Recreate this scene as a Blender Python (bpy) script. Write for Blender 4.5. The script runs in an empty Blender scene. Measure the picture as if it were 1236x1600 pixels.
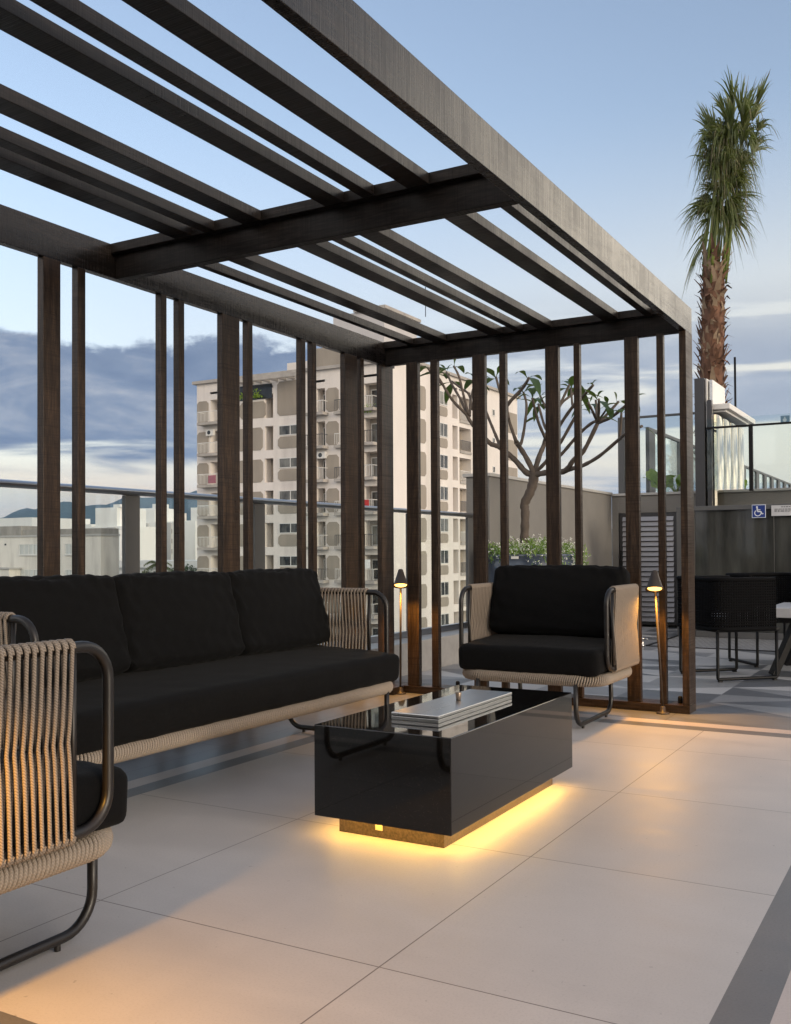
import bpy, math, random
from math import sin, cos, pi, radians, sqrt, atan2
from mathutils import Vector, Matrix

random.seed(7)
sc = bpy.context.scene
COL = sc.collection

# overall light levels
BG_S, SUN_E, EXPO, HAZE = 0.15, 0.8, 1.36, 0.00006
SKY_T = (1.36, 1.03, .93)
# ------------------------------------------------------------------ node helpers
class NT:
    def __init__(s, tree):
        s.t = tree; s.n = tree.nodes; s.l = tree.links
    def new(s, typ, **kw):
        nd = s.n.new(typ)
        for k, v in kw.items(): setattr(nd, k, v)
        return nd
    def link(s, a, b): s.l.new(a, b)
    def setin(s, sock, v):
        if hasattr(v, 'is_linked') or isinstance(v, bpy.types.NodeSocket): s.l.new(v, sock)
        else: sock.default_value = v
    def math(s, op, a, b=None, c=None, clamp=False):
        nd = s.new('ShaderNodeMath', operation=op); nd.use_clamp = clamp
        s.setin(nd.inputs[0], a)
        if b is not None: s.setin(nd.inputs[1], b)
        if c is not None: s.setin(nd.inputs[2], c)
        return nd.outputs[0]
    def mix(s, fac, a, b, typ='MIX'):
        nd = s.new('ShaderNodeMix', data_type='RGBA', blend_type=typ)
        s.setin(nd.inputs[0], fac)
        s.setin(nd.inputs[6], a if not isinstance(a, tuple) else (*a[:3], 1))
        s.setin(nd.inputs[7], b if not isinstance(b, tuple) else (*b[:3], 1))
        return nd.outputs[2]
    def noise(s, vec, scale, detail=4, rough=.55, dist=0.0):
        nd = s.new('ShaderNodeTexNoise')
        if vec is not None: s.link(vec, nd.inputs['Vector'])
        nd.inputs['Scale'].default_value = scale; nd.inputs['Detail'].default_value = detail
        nd.inputs['Roughness'].default_value = rough; nd.inputs['Distortion'].default_value = dist
        return nd.outputs['Fac']
    def coord(s, kind='Object'):
        return s.new('ShaderNodeTexCoord').outputs[kind]
    def mapping(s, vec, scale=(1, 1, 1), loc=(0, 0, 0), rot=(0, 0, 0)):
        nd = s.new('ShaderNodeMapping'); s.link(vec, nd.inputs[0])
        nd.inputs['Scale'].default_value = scale; nd.inputs['Location'].default_value = loc
        nd.inputs['Rotation'].default_value = rot
        return nd.outputs[0]
    def ramp(s, fac, stops):
        nd = s.new('ShaderNodeValToRGB'); s.link(fac, nd.inputs[0])
        e = nd.color_ramp.elements
        while len(e) > 1: e.remove(e[0])
        e[0].position = stops[0][0]; e[0].color = (*stops[0][1], 1)
        for p, c in stops[1:]:
            q = e.new(p); q.color = (*c, 1)
        return nd.outputs[0]
    def sep(s, vec):
        nd = s.new('ShaderNodeSeparateXYZ'); s.link(vec, nd.inputs[0]); return nd.outputs
    def maprange(s, v, a, b, c=0.0, d=1.0, smooth=False):
        nd = s.new('ShaderNodeMapRange'); nd.interpolation_type = 'SMOOTHSTEP' if smooth else 'LINEAR'
        s.link(v, nd.inputs[0])
        for i, x in enumerate((a, b, c, d)): nd.inputs[i+1].default_value = x
        return nd.outputs[0]
    def bump(s, h, strength, dist=0.01):
        nd = s.new('ShaderNodeBump'); s.link(h, nd.inputs['Height'])
        nd.inputs['Strength'].default_value = strength; nd.inputs['Distance'].default_value = dist
        return nd.outputs[0]

def mat(name):
    m = bpy.data.materials.new(name); m.use_nodes = True
    t = NT(m.node_tree)
    b = m.node_tree.nodes['Principled BSDF']
    return m, t, b

def pbr(name, col, rough=.5, metal=0.0, var=.12, scale=6.0, stretch=(1, 1, 1), bump=0.0, bscale=80.0,
        ior=1.5, coat=0.0, sheen=0.0, dirt=None, roughvar=.05, bdist=.004):
    m, t, b = mat(name)
    co = t.coord()
    v = t.mapping(co, stretch)
    n = t.noise(v, scale, 5, .6)
    dk = tuple(c*(1-var) for c in col); lt = tuple(min(1, c*(1+var)) for c in col)
    c = t.mix(t.maprange(n, .3, .7), dk, lt)
    if dirt:
        n2 = t.noise(t.mapping(co, dirt[2]), dirt[1], 6, .65)
        c = t.mix(t.maprange(n2, .5, .75, 0, dirt[3]), c, dirt[0])
    t.link(c, b.inputs['Base Color'])
    t.link(t.maprange(n, .3, .7, max(.02, rough-roughvar), min(1, rough+roughvar)), b.inputs['Roughness'])
    b.inputs['Metallic'].default_value = metal
    b.inputs['IOR'].default_value = ior
    b.inputs['Coat Weight'].default_value = coat
    b.inputs['Sheen Weight'].default_value = sheen
    if bump:
        t.link(t.bump(t.noise(v, bscale, 4, .6), bump, bdist), b.inputs['Normal'])
    return m

# ------------------------------------------------------------------ mesh builder
class MB:
    def __init__(s):
        s.v = []; s.f = []; s.m = []; s.uv = []; s.sm = []
    def face(s, idx, m=0, uv=None, smooth=False):
        s.f.append(tuple(idx)); s.m.append(m); s.uv.append(uv); s.sm.append(smooth)
    def box(s, x0, x1, y0, y1, z0, z1, m=0):
        k = len(s.v)
        s.v += [(x0, y0, z0), (x1, y0, z0), (x1, y1, z0), (x0, y1, z0), (x0, y0, z1), (x1, y0, z1), (x1, y1, z1), (x0, y1, z1)]
        for q in ((0, 3, 2, 1), (4, 5, 6, 7), (0, 1, 5, 4), (1, 2, 6, 5), (2, 3, 7, 6), (3, 0, 4, 7)):
            s.face([k+i for i in q], m)
        return s
    def bar(s, p0, p1, w, h, m=0, up=(0, 0, 1)):
        p0 = Vector(p0); p1 = Vector(p1); d = (p1-p0).normalized(); u = Vector(up)
        if abs(d.dot(u)) > .98: u = Vector((1, 0, 0))
        r = d.cross(u).normalized(); u = r.cross(d)
        k = len(s.v)
        for p in (p0, p1):
            for a, b in ((-1, -1), (1, -1), (1, 1), (-1, 1)):
                s.v.append(tuple(p+r*(a*w/2)+u*(b*h/2)))
        for q in ((0, 1, 2, 3), (7, 6, 5, 4), (0, 4, 5, 1), (1, 5, 6, 2), (2, 6, 7, 3), (3, 7, 4, 0)):
            s.face([k+i for i in q], m)
        return s
    def tube(s, pts, r, n=8, closed=False, m=0, cap=True, vscale=1.0):
        pts = [Vector(p) for p in pts]; N = len(pts)
        if N < 2: return s
        rs = r if isinstance(r, (list, tuple)) else [r]*N
        T = []
        for i in range(N):
            a = pts[(i-1) % N] if (closed or i > 0) else pts[i]
            b = pts[(i+1) % N] if (closed or i < N-1) else pts[i]
            d = b-a
            T.append(d.normalized() if d.length > 1e-9 else Vector((0, 0, 1)))
        u = T[0].orthogonal().normalized()
        k = len(s.v); L = [0.0]
        for i in range(N):
            if i > 0:
                u = (u - T[i]*u.dot(T[i]))
                u = u.normalized() if u.length > 1e-6 else T[i].orthogonal().normalized()
                L.append(L[-1]+(pts[i]-pts[i-1]).length)
            w = T[i].cross(u)
            for j in range(n):
                a = 2*pi*j/n
                s.v.append(tuple(pts[i]+(u*cos(a)+w*sin(a))*rs[i]))
        L.append(L[-1]+(pts[0]-pts[-1]).length)
        M = N if closed else N-1
        for i in range(M):
            i2 = (i+1) % N
            for j in range(n):
                j2 = (j+1) % n
                s.face((k+i*n+j, k+i*n+j2, k+i2*n+j2, k+i2*n+j), m,
                       ((j/n, L[i]*vscale), ((j+1)/n, L[i]*vscale), ((j+1)/n, L[i+1]*vscale), (j/n, L[i+1]*vscale)), True)
        if cap and not closed:
            s.face([k+j for j in range(n)][::-1], m); s.face([k+(N-1)*n+j for j in range(n)], m)
        return s
    def lathe(s, prof, n=24, m=0, c=(0, 0, 0), smooth=True):
        k = len(s.v)
        for (r, z) in prof:
            for j in range(n):
                a = 2*pi*j/n
                s.v.append((c[0]+r*cos(a), c[1]+r*sin(a), c[2]+z))
        for i in range(len(prof)-1):
            for j in range(n):
                j2 = (j+1) % n
                s.face((k+i*n+j, k+i*n+j2, k+(i+1)*n+j2, k+(i+1)*n+j), m, None, smooth)
        return s
    def poly(s, pts, depth, m=0):
        """extrude a planar polygon (list of 3-D points) by the vector depth"""
        k = len(s.v); n = len(pts); d = Vector(depth)
        s.v += [tuple(p) for p in pts] + [tuple(Vector(p)+d) for p in pts]
        s.face([k+i for i in range(n)][::-1], m); s.face([k+n+i for i in range(n)], m)
        for i in range(n):
            j = (i+1) % n
            s.face((k+i, k+j, k+n+j, k+n+i), m)
        return s
    def quad(s, a, b, c, d, m=0):
        k = len(s.v); s.v += [a, b, c, d]; s.face((k, k+1, k+2, k+3), m); return s

def obj(name, mb, mats, parent=None, smooth=None, bevel=0.0, loc=None):
    me = bpy.data.meshes.new(name)
    me.from_pydata([tuple(v) for v in mb.v], [], mb.f)
    if not isinstance(mats, (list, tuple)): mats = [mats]
    for mm in mats: me.materials.append(mm)
    me.polygons.foreach_set('material_index', mb.m)
    me.polygons.foreach_set('use_smooth', [bool(a) if smooth is None else smooth for a in mb.sm])
    if any(u is not None for u in mb.uv):
        ul = me.uv_layers.new(name='UVMap'); dat = []
        for f, u in zip(mb.f, mb.uv):
            for i in range(len(f)): dat += list(u[i]) if u else [0, 0]
        ul.data.foreach_set('uv', dat)
    me.update()
    o = bpy.data.objects.new(name, me); COL.objects.link(o)
    if parent: o.parent = parent
    if loc: o.location = loc
    if bevel:
        bm = o.modifiers.new('bevel', 'BEVEL'); bm.width = bevel; bm.segments = 2; bm.limit_method = 'ANGLE'
    return o

def thing(name, label, cat, loc=(0, 0, 0), rz=0.0, group=None):
    o = bpy.data.objects.new(name, None); COL.objects.link(o)
    o.location = loc; o.rotation_euler = (0, 0, rz); o.empty_display_size = .1
    o['label'] = label; o['category'] = cat
    if group: o['group'] = group
    return o
def tag(o, label, cat, group=None):
    o['label'] = label; o['category'] = cat
    if group: o['group'] = group
    return o
def struct(o, label=None, cat=None, kind='structure'):
    o['kind'] = kind
    if label: o['label'] = label
    if cat: o['category'] = cat
    return o
def dup(root, loc, rz, label=None):
    r = root.copy(); COL.objects.link(r); r.location = loc; r.rotation_euler = (0, 0, rz)
    if label: r['label'] = label
    for ch in list(root.children):
        c = ch.copy(); COL.objects.link(c); c.parent = r
        for g in list(ch.children):
            d = g.copy(); COL.objects.link(d); d.parent = c
    return r

def rloop(pts, rad, seg=6, closed=True):
    """round the corners of a polyline"""
    P = [Vector(p) for p in pts]; n = len(P); out = []
    for i in range(n):
        if not closed and i in (0, n-1): out.append(P[i]); continue
        a = P[(i-1) % n]-P[i]; b = P[(i+1) % n]-P[i]
        r = min(rad, a.length*.49, b.length*.49)
        A = P[i]+a.normalized()*r; B = P[i]+b.normalized()*r
        ang = a.angle(b)
        c = P[i]+(a.normalized()+b.normalized()).normalized()*(r/cos(ang/2)) if ang > .01 else P[i]
        # quarter-ish arc by slerp round c
        va = A-c; vb = B-c
        for k in range(seg+1):
            t = k/seg
            v = va.normalized().slerp(vb.normalized(), t)*va.length if va.length > 1e-9 else va
            out.append(c+v)
    return out
# ------------------------------------------------------------------ camera
F_PX, TH, PH, RO, CY = 1524.8043, radians(29.78227), radians(1.04222), radians(-.32688), 834.2444
cam_d = bpy.data.cameras.new('camera'); cam = bpy.data.objects.new('camera', cam_d); COL.objects.link(cam)
r_ = Vector((cos(TH), sin(TH), 0)); f_ = Vector((-sin(TH)*cos(PH), cos(TH)*cos(PH), sin(PH))); u_ = r_.cross(f_)
r2 = r_*cos(RO)+u_*sin(RO); u2 = -r_*sin(RO)+u_*cos(RO)
M = Matrix((r2, u2, -f_)).transposed().to_4x4(); M.translation = Vector((0, 0, 1.0))
cam.matrix_world = M
cam_d.sensor_fit = 'HORIZONTAL'; cam_d.sensor_width = 36.0; cam_d.lens = 36*F_PX/1236
cam_d.shift_y = (CY-800)/1236
cam_d.clip_start = .05; cam_d.clip_end = 40000
sc.camera = cam

# ------------------------------------------------------------------ materials
def wood(name, axis, col, rough=.34, grain=1.0, ior=1.36, bump=.26):
    m, t, b = mat(name)
    co = t.coord()
    st = {'x': (1.2, 14, 14), 'y': (14, 1.2, 14), 'z': (14, 14, 1.2)}[axis]
    saw = {'x': (220, 3, 3), 'y': (3, 220, 3), 'z': (3, 3, 220)}[axis]
    oi = t.new('ShaderNodeObjectInfo').outputs['Random']
    off = t.new('ShaderNodeCombineXYZ'); 
    for i in range(3): t.link(t.math('MULTIPLY', oi, 37.0+11*i), off.inputs[i])
    ad = t.new('ShaderNodeVectorMath', operation='ADD'); t.link(co, ad.inputs[0]); t.link(off.outputs[0], ad.inputs[1])
    v = ad.outputs[0]
    n = t.noise(t.mapping(v, st), 2.2, 6, .62, 1.2)
    n2 = t.noise(t.mapping(v, tuple(a*3 for a in st)), 5, 3, .6, .5)
    n3 = t.noise(v, 2.5, 3, .6)
    sw = t.noise(t.mapping(v, saw), 1.0, 2, .5)
    g = t.math('ADD', t.math('MULTIPLY', n, .6), t.math('MULTIPLY', n2, .4))
    c = t.ramp(g, [(.32, tuple(x*.30 for x in col)), (.47, col), (.62, tuple(x*2.3 for x in col))])
    c = t.mix(t.maprange(n3, .55, .75, 0, .45), c, tuple(x*.55 for x in col))
    c = t.mix(t.maprange(sw, .48, .70, 0, .55), c, tuple(x*.3 for x in col))
    t.link(c, b.inputs['Base Color'])
    t.link(t.maprange(t.math('ADD', t.math('ADD', t.math('MULTIPLY', g, .3), t.math('MULTIPLY', n3, .3)), t.math('MULTIPLY', sw, .4)), .36, .64, rough-.10, rough+.20), b.inputs['Roughness'])
    b.inputs['IOR'].default_value = ior
    h = t.math('ADD', t.math('MULTIPLY', g, .8*grain), t.math('MULTIPLY', sw, .8))
    t.link(t.bump(h, bump, .0035), b.inputs['Normal'])
    return m
WB = (.0125, .0098, .0085); WP = (.029, .0175, .0105)
W_BX = wood('stained_timber_cross', 'x', WB, .4, 1.0, 1.24); W_BY = wood('stained_timber_long', 'y', WB, .22, 1.0, 1.46, .20); W_RY = wood('stained_timber_rafter', 'y', WB, .33, 1.0, 1.38, .24); W_PZ = wood('stained_timber_post', 'z', WP, .36)
W_SX = wood('stained_timber_sill', 'x', WP, .32); W_SY = wood('stained_timber_sill_long', 'y', WP, .32)

M_TUBE = pbr('bronze_painted_tube', (.012, .010, .009), .40, .0, .06, 6, roughvar=.02)
M_FAB = None
def fabric():
    m, t, b = mat('black_woven_fabric')
    co = t.coord()
    wa = t.noise(t.mapping(co, (900, 60, 900)), 1, 2, .5); wb = t.noise(t.mapping(co, (60, 900, 60)), 1, 2, .5)
    n = t.noise(co, 7, 4, .6)
    w = t.math('MULTIPLY', t.math('ADD', wa, wb), .5)
    c = t.mix(t.maprange(w, .35, .65), (.0016, .0016, .0018), (.0062, .006, .006))
    c = t.mix(t.maprange(n, .3, .75, 0, .4), c, (.0035, .0035, .0038))
    t.link(c, b.inputs['Base Color']); b.inputs['Roughness'].default_value = .88
    b.inputs['Sheen Weight'].default_value = .02; b.inputs['Sheen Roughness'].default_value = .5
    b.inputs['Specular IOR Level'].default_value = .12
    t.link(t.bump(t.math('ADD', w, t.math('MULTIPLY', n, 1.5)), .35, .003), b.inputs['Normal'])
    return m
M_FAB = fabric()

def ropemat(name, col, dark=.58):
    m, t, b = mat(name)
    uv = t.new('ShaderNodeUVMap').outputs[0]
    x, y, z = t.sep(uv)
    # braided sheath: chevrons running along the cord
    a = t.math('ABSOLUTE', t.math('SUBTRACT', t.math('FRACT', t.math('MULTIPLY', x, 2.0)), .5))
    ph = t.math('FRACT', t.math('ADD', t.math('MULTIPLY', y, 150.0), t.math('MULTIPLY', a, 1.6)))
    ch = t.math('PINGPONG', ph, .5)
    n = t.noise(t.coord(), 60, 3, .6)
    hi = t.maprange(ch, .08, .34, 0, 1, True)
    c = t.mix(hi, tuple(x_*dark for x_ in col), col)
    c = t.mix(t.maprange(n, .35, .7, 0, .3), c, tuple(x_*.75 for x_ in col))
    t.link(c, b.inputs['Base Color']); b.inputs['Roughness'].default_value = .75
    b.inputs['Specular IOR Level'].default_value = .35
    t.link(t.bump(hi, .6, .0012), b.inputs['Normal'])
    return m
M_ROPE = ropemat('greige_braided_cord', (.31, .255, .205)); M_ROPE2 = ropemat('greige_wound_cord', (.33, .275, .22), .84)

def granite():
    m, t, b = mat('polished_black_granite')
    co = t.coord()
    v = t.new('ShaderNodeTexVoronoi'); v.inputs['Scale'].default_value = 330; t.link(co, v.inputs['Vector'])
    wn = t.sep(v.outputs['Color'])[0]
    n = t.noise(co, 40, 4, .6)
    c = t.mix(t.maprange(n, .35, .65), (.0016, .0014, .0012), (.0045, .0038, .0033))
    c = t.mix(t.math('MULTIPLY', t.math('GREATER_THAN', wn, .93), t.maprange(v.outputs['Distance'], .35, .15)), c, (.085, .066, .045))
    t.link(c, b.inputs['Base Color']); b.inputs['Roughness'].default_value = .035; b.inputs['IOR'].default_value = 1.53
    return m
M_GRAN = granite()
M_STEEL = pbr('brushed_steel', (.62, .60, .57), .24, 1.0, .05, 8, (2, 60, 2), .05, 200)
M_LID = pbr('brushed_steel_lid', (.60, .595, .585), .30, 1.0, .03, 3, (40, 1, 1), roughvar=.03)

def emis(name, col, strength):
    m = bpy.data.materials.new(name); m.use_nodes = True
    t = NT(m.node_tree); m.node_tree.nodes.clear()
    e = t.new('ShaderNodeEmission'); e.inputs[0].default_value = (*col, 1); e.inputs[1].default_value = strength
    o = t.new('ShaderNodeOutputMaterial'); t.link(e.outputs[0], o.inputs[0])
    return m
LED_S, LAMP_W, BULB_S = 17.0, 13.0, 2.2
M_LED = emis('warm_led_tape', (1.0, .56, .12), LED_S)
M_BULB = emis('warm_lamp_glass', (1.0, .48, .10), BULB_S)
M_LAMP = pbr('bronze_lamp_metal', (.062, .048, .039), .45, .3, .15, 20, bump=.05)

def tile(name, col, rough, px=None, py=None, x0=0, y0=0, var=.06, joint=(.12, .10, .09), ior=1.5):
    m, t, b = mat(name)
    co = t.coord(); x, y, z = t.sep(co)
    n = t.noise(t.mapping(co, (.9, 2.2, 1)), 2.2, 6, .62, .6)
    n2 = t.noise(co, 160, 3, .7)
    n3 = t.noise(t.mapping(co, (3.0, .7, 1), rot=(0, 0, .5)), 1.1, 4, .55, 1.0)
    c = t.mix(t.maprange(n, .3, .7), tuple(a*(1-var) for a in col), tuple(min(1, a*(1+var)) for a in col))
    c = t.mix(t.maprange(n3, .5, .72, 0, .35), c, tuple(a*(1-var*1.9)*k for a, k in zip(col, (.97, .98, 1.0))))
    c = t.mix(t.maprange(n2, .5, .75, 0, .45), c, tuple(a*.70 for a in col))
    c = t.mix(t.maprange(t.noise(co, 38, 2, .5), .735, .76, 0, .5), c, tuple(a*.4 for a in col))
    hs = None
    if px:
        dx = t.math('PINGPONG', t.math('SUBTRACT', x, x0), px/2); dy = t.math('PINGPONG', t.math('SUBTRACT', y, y0), py/2)
        ix = t.math('FLOOR', t.math('DIVIDE', t.math('SUBTRACT', x, x0), px)); iy = t.math('FLOOR', t.math('DIVIDE', t.math('SUBTRACT', y, y0), py))
        cb = t.new('ShaderNodeCombineXYZ'); t.link(ix, cb.inputs[0]); t.link(iy, cb.inputs[1])
        wn = t.new('ShaderNodeTexWhiteNoise', noise_dimensions='2D'); t.link(cb.outputs[0], wn.inputs[0])
        c = t.mix(t.math('MULTIPLY', wn.outputs[0], .28), c, tuple(a*.8 for a in col))
        d = t.math('MINIMUM', dx, dy)
        ln = t.maprange(d, .0012, .0026, 1, 0)
        c = t.mix(t.math('MULTIPLY', ln, .85), c, joint)
        hs = t.math('MULTIPLY', ln, -1.2)
    t.link(c, b.inputs['Base Color'])
    t.link(t.maprange(t.math('ADD', t.math('MULTIPLY', n, .6), t.math('MULTIPLY', n2, .4)), .35, .65, rough-.06, rough+.1), b.inputs['Roughness'])
    b.inputs['IOR'].default_value = ior
    h = t.math('ADD', t.math('MULTIPLY', n2, .5), t.noise(t.mapping(co, (40, 9, 1)), 1, 3, .6))
    if hs is not None: h = t.math('ADD', h, hs)
    t.link(t.bump(h, .16, .002), b.inputs['Normal'])
    return m
M_BEIGE = tile('beige_porcelain_tile', (.55, .508, .475), .47, .934, .970, -1.216, 3.003, ior=1.42)
M_BDARK = tile('grey_band_tile', (.175, .165, .16), .40, var=.12)
M_BLIGHT = tile('pale_band_tile', (.56, .475, .425), .42)
M_GREY = tile('grey_field_tile', (.205, .20, .20), .36, .9, .9, .31, .35, var=.12, joint=(.06, .06, .06))
M_TRI = [tile('pattern_tile_pale', (.46, .455, .45), .40), tile('pattern_tile_mid', (.26, .262, .268), .38, var=.1), tile('pattern_tile_slate', (.135, .14, .15), .36, var=.12)]
def grating():
    m, t, b = mat('woven_metal_grating')
    co = t.coord(); v = t.mapping(co, (1, 1, 1), rot=(0, 0, .6))
    br = t.new('ShaderNodeTexBrick'); t.link(v, br.inputs['Vector']); br.inputs['Scale'].default_value = 9
    br.inputs['Color1'].default_value = (.38, .38, .38, 1); br.inputs['Color2'].default_value = (.26, .26, .265, 1)
    br.inputs['Mortar'].default_value = (.05, .05, .05, 1); br.inputs['Mortar Size'].default_value = .035
    br.inputs['Brick Width'].default_value = .8; br.inputs['Row Height'].default_value = .3
    t.link(br.outputs[0], b.inputs['Base Color']); b.inputs['Roughness'].default_value = .5
    t.link(t.bump(br.outputs[1], -.5, .004), b.inputs['Normal'])
    return m
M_GRATE = grating()

M_STUCCO = pbr('grey_textured_render', (.205, .195, .18), .85, 0, .07, 3, bump=.55, bscale=90, bdist=.008, dirt=((.16, .155, .15), 1.6, (1, 1, .25), .5))
M_COPING = pbr('pale_stone_coping', (.42, .41, .39), .6, 0, .08, 4)
M_CURB = pbr('grey_granite_curb', (.30, .29, .28), .5, 0, .12, 12, bump=.1)
M_GMETAL = pbr('grey_painted_metal', (.085, .086, .088), .5, .0, .07, 8)
M_DMETAL = pbr('charcoal_painted_metal', (.045, .045, .049), .40, .2, .08, 8)
M_RAIL = pbr('satin_aluminium_rail', (.40, .41, .44), .30, 1.0, .02, 1, roughvar=.01)
M_WHITE = pbr('off_white_enamel', (.72, .70, .66), .4, 0, .04, 5)
M_BLACK = pbr('matt_black_cord', (.0035, .0035, .004), .85, 0, .3, 60, bump=.3, ior=1.2)
M_BLKMETAL = pbr('matt_black_metal', (.007, .007, .0075), .5, 0, .1, 20, ior=1.3)

def glass(name, tint=(.80, .93, .90), refl=1.0):
    m = bpy.data.materials.new(name); m.use_nodes = True
    t = NT(m.node_tree); m.node_tree.nodes.clear()
    tr = t.new('ShaderNodeBsdfTransparent'); tr.inputs[0].default_value = (*tint, 1)
    gl = t.new('ShaderNodeBsdfGlossy'); gl.inputs['Roughness'].default_value = .02; gl.inputs['Color'].default_value = (.9, .95, .95, 1)
    fr = t.new('ShaderNodeFresnel'); fr.inputs[0].default_value = 1.5
    mx = t.new('ShaderNodeMixShader'); o = t.new('ShaderNodeOutputMaterial')
    t.link(t.math('MULTIPLY', fr.outputs[0], refl), mx.inputs[0]); t.link(tr.outputs[0], mx.inputs[1]); t.link(gl.outputs[0], mx.inputs[2]); t.link(mx.outputs[0], o.inputs[0])
    return m
M_GLASS = glass('clear_rail_glass', (.955, .985, .98), .10)
M_FGLASS = glass('pale_green_fence_glass', (.94, .972, .968), .5)
def darkglass():
    m, t, b = mat('smoked_glass')
    co = t.coord(); n = t.noise(t.mapping(co, (4, 1, .6)), 1.5, 4, .6)
    t.link(t.mix(t.maprange(n, .35, .7), (.028, .029, .027), (.07, .071, .064)), b.inputs['Base Color'])
    b.inputs['Roughness'].default_value = .06; b.inputs['IOR'].default_value = 1.52
    return m
M_SMOKE = darkglass()
def winglass():
    m, t, b = mat('window_glass')
    oi = t.new('ShaderNodeObjectInfo').outputs['Random']; co = t.coord()
    n = t.noise(t.mapping(co, (1.2, 1.2, .5)), 1.1, 3, .5)
    c = t.mix(t.maprange(t.math('ADD', n, t.math('MULTIPLY', oi, .3)), .5, .95), (.010, .012, .014), (.22, .22, .20))
    t.link(c, b.inputs['Base Color']); b.inputs['Roughness'].default_value = .07
    return m
M_WIN = winglass()

M_CREAM = pbr('cream_render', (.74, .685, .63), .85, 0, .06, .35, (1, 1, .4), dirt=((.36, .32, .28), .5, (1, 1, .12), .4))
M_TAUPE = pbr('taupe_pebble_panel', (.325, .285, .235), .9, 0, .09, 1.2, (1, 1, .3), .3, 30, dirt=((.22, .19, .16), .5, (1, 1, .1), .35))
M_WFRAME = pbr('white_window_frame', (.66, .65, .62), .5, 0, .05, 4)
M_BALC = pbr('weathered_concrete', (.40, .37, .335), .9, 0, .15, .9, (1, 1, .5), dirt=((.17, .16, .15), .8, (1, 1, .3), .5))
M_OLDWALL = pbr('stained_pale_render', (.68, .65, .59), .9, 0, .1, .4, (1, 1, .3), dirt=((.24, .225, .20), .45, (1, 1, .15), .6))
M_OLDCON = pbr('stained_concrete_parapet', (.30, .285, .26), .95, 0, .2, .8, (1, 1, .4), dirt=((.10, .095, .09), .9, (1, 1, .25), .7))
M_CURT = pbr('pale_window_curtain', (.52, .54, .52), .35, 0, .35, 1.0, (3.2, 3.2, .05))
M_BWHITE = pbr('white_city_render', (.76, .76, .73), .85, 0, .06, .15, (1, 1, .3), dirt=((.40, .39, .37), .15, (1, 1, .15), .4))
M_BGREY = pbr('grey_city_render', (.46, .46, .45), .85, 0, .08, .15, (1, 1, .3))
M_DARKWIN = pbr('dark_window_pane', (.035, .04, .045), .15, 0, .3, .5)

def leafmat(name, a, bcol, scale=3.0, trans=.25):
    m, t, b = mat(name)
    co = t.coord(); n = t.noise(co, scale, 3, .6)
    c = t.mix(t.maprange(n, .3, .7), a, bcol)
    t.link(c, b.inputs['Base Color']); b.inputs['Roughness'].default_value = .38
    tl = t.new('ShaderNodeBsdfTranslucent'); t.link(t.mix(.5, c, (.25, .35, .03)), tl.inputs[0])
    mx = t.new('ShaderNodeMixShader'); mx.inputs[0].default_value = trans
    t.link(b.outputs[0], mx.inputs[1]); t.link(tl.outputs[0], mx.inputs[2])
    t.link(mx.outputs[0], m.node_tree.nodes['Material Output'].inputs[0])
    return m
M_LEAF = leafmat('frangipani_leaf', (.018, .042, .009), (.045, .085, .018))
M_PALMLEAF = leafmat('palm_frond', (.07, .095, .026), (.19, .205, .075), 1.6)
M_PALMDRY = leafmat('dry_palm_tip', (.13, .105, .06), (.2, .16, .09), 3, .1)
M_PETIOLE = pbr('palm_petiole', (.16, .20, .045), .45, 0, .25, 3)
M_BOOT = pbr('palm_leaf_base', (.14, .07, .042), .9, 0, .5, 9, (1, 1, .4), .4, 40)
M_BOOT2 = pbr('palm_leaf_base_pale', (.26, .185, .12), .9, 0, .35, 9, (1, 1, .4), .3, 40)
M_BARK = pbr('grey_frangipani_bark', (.10, .078, .062), .85, 0, .3, 14, (1, 1, .5), .6, 60, dirt=((.045, .034, .026), 9, (1, 1, .7), .6))
M_BANANA = leafmat('broad_bright_leaf', (.16, .28, .03), (.32, .44, .07), 5, .35)
M_HERB = leafmat('small_green_foliage', (.09, .18, .025), (.20, .32, .05), 30, .2)
M_FLOWER = pbr('white_petal', (.78, .78, .70), .7, 0, .05, 40)
M_GLAZE = pbr('blue_grey_glazed_pot', (.06, .075, .105), .14, 0, .3, 5, coat=.6)
M_TREE = leafmat('dense_tree_foliage', (.02, .045, .012), (.05, .09, .025), .8, .15)
# ------------------------------------------------------------------ terrace floor (one sheet, tiles of different colours as faces)
fl = MB()
rnd = random.Random(11)
X0, X1 = -3.86, 9.0
xs = [X0, -3.155, -3.05, -2.945, -.463, -.351, -.245, X1]
ys = [-5.0, 1.225, 1.331, 1.437, 5.54, 5.66, 5.78, 6.20]
def ring(i):
    return None
for i in range(len(xs)-1):
    for j in range(len(ys)-1):
        # ring index: 3 = beige rug, 2 = dark band, 1 = pale band, 0 = grey field
        kx = min(i, len(xs)-2-i); ky = min(j, 6-j)
        k = min(kx, ky)
        if j == 6: k = 0
        mi = {0: 3, 1: 2, 2: 1, 3: 0}[min(3, k)]
        fl.quad((xs[i], ys[j], 0), (xs[i+1], ys[j], 0), (xs[i+1], ys[j+1], 0), (xs[i], ys[j+1], 0), mi)
def tri(a, b, c, m):
    k = len(fl.v); fl.v.extend([a, b, c]); fl.face((k, k+1, k+2), m)
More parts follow.
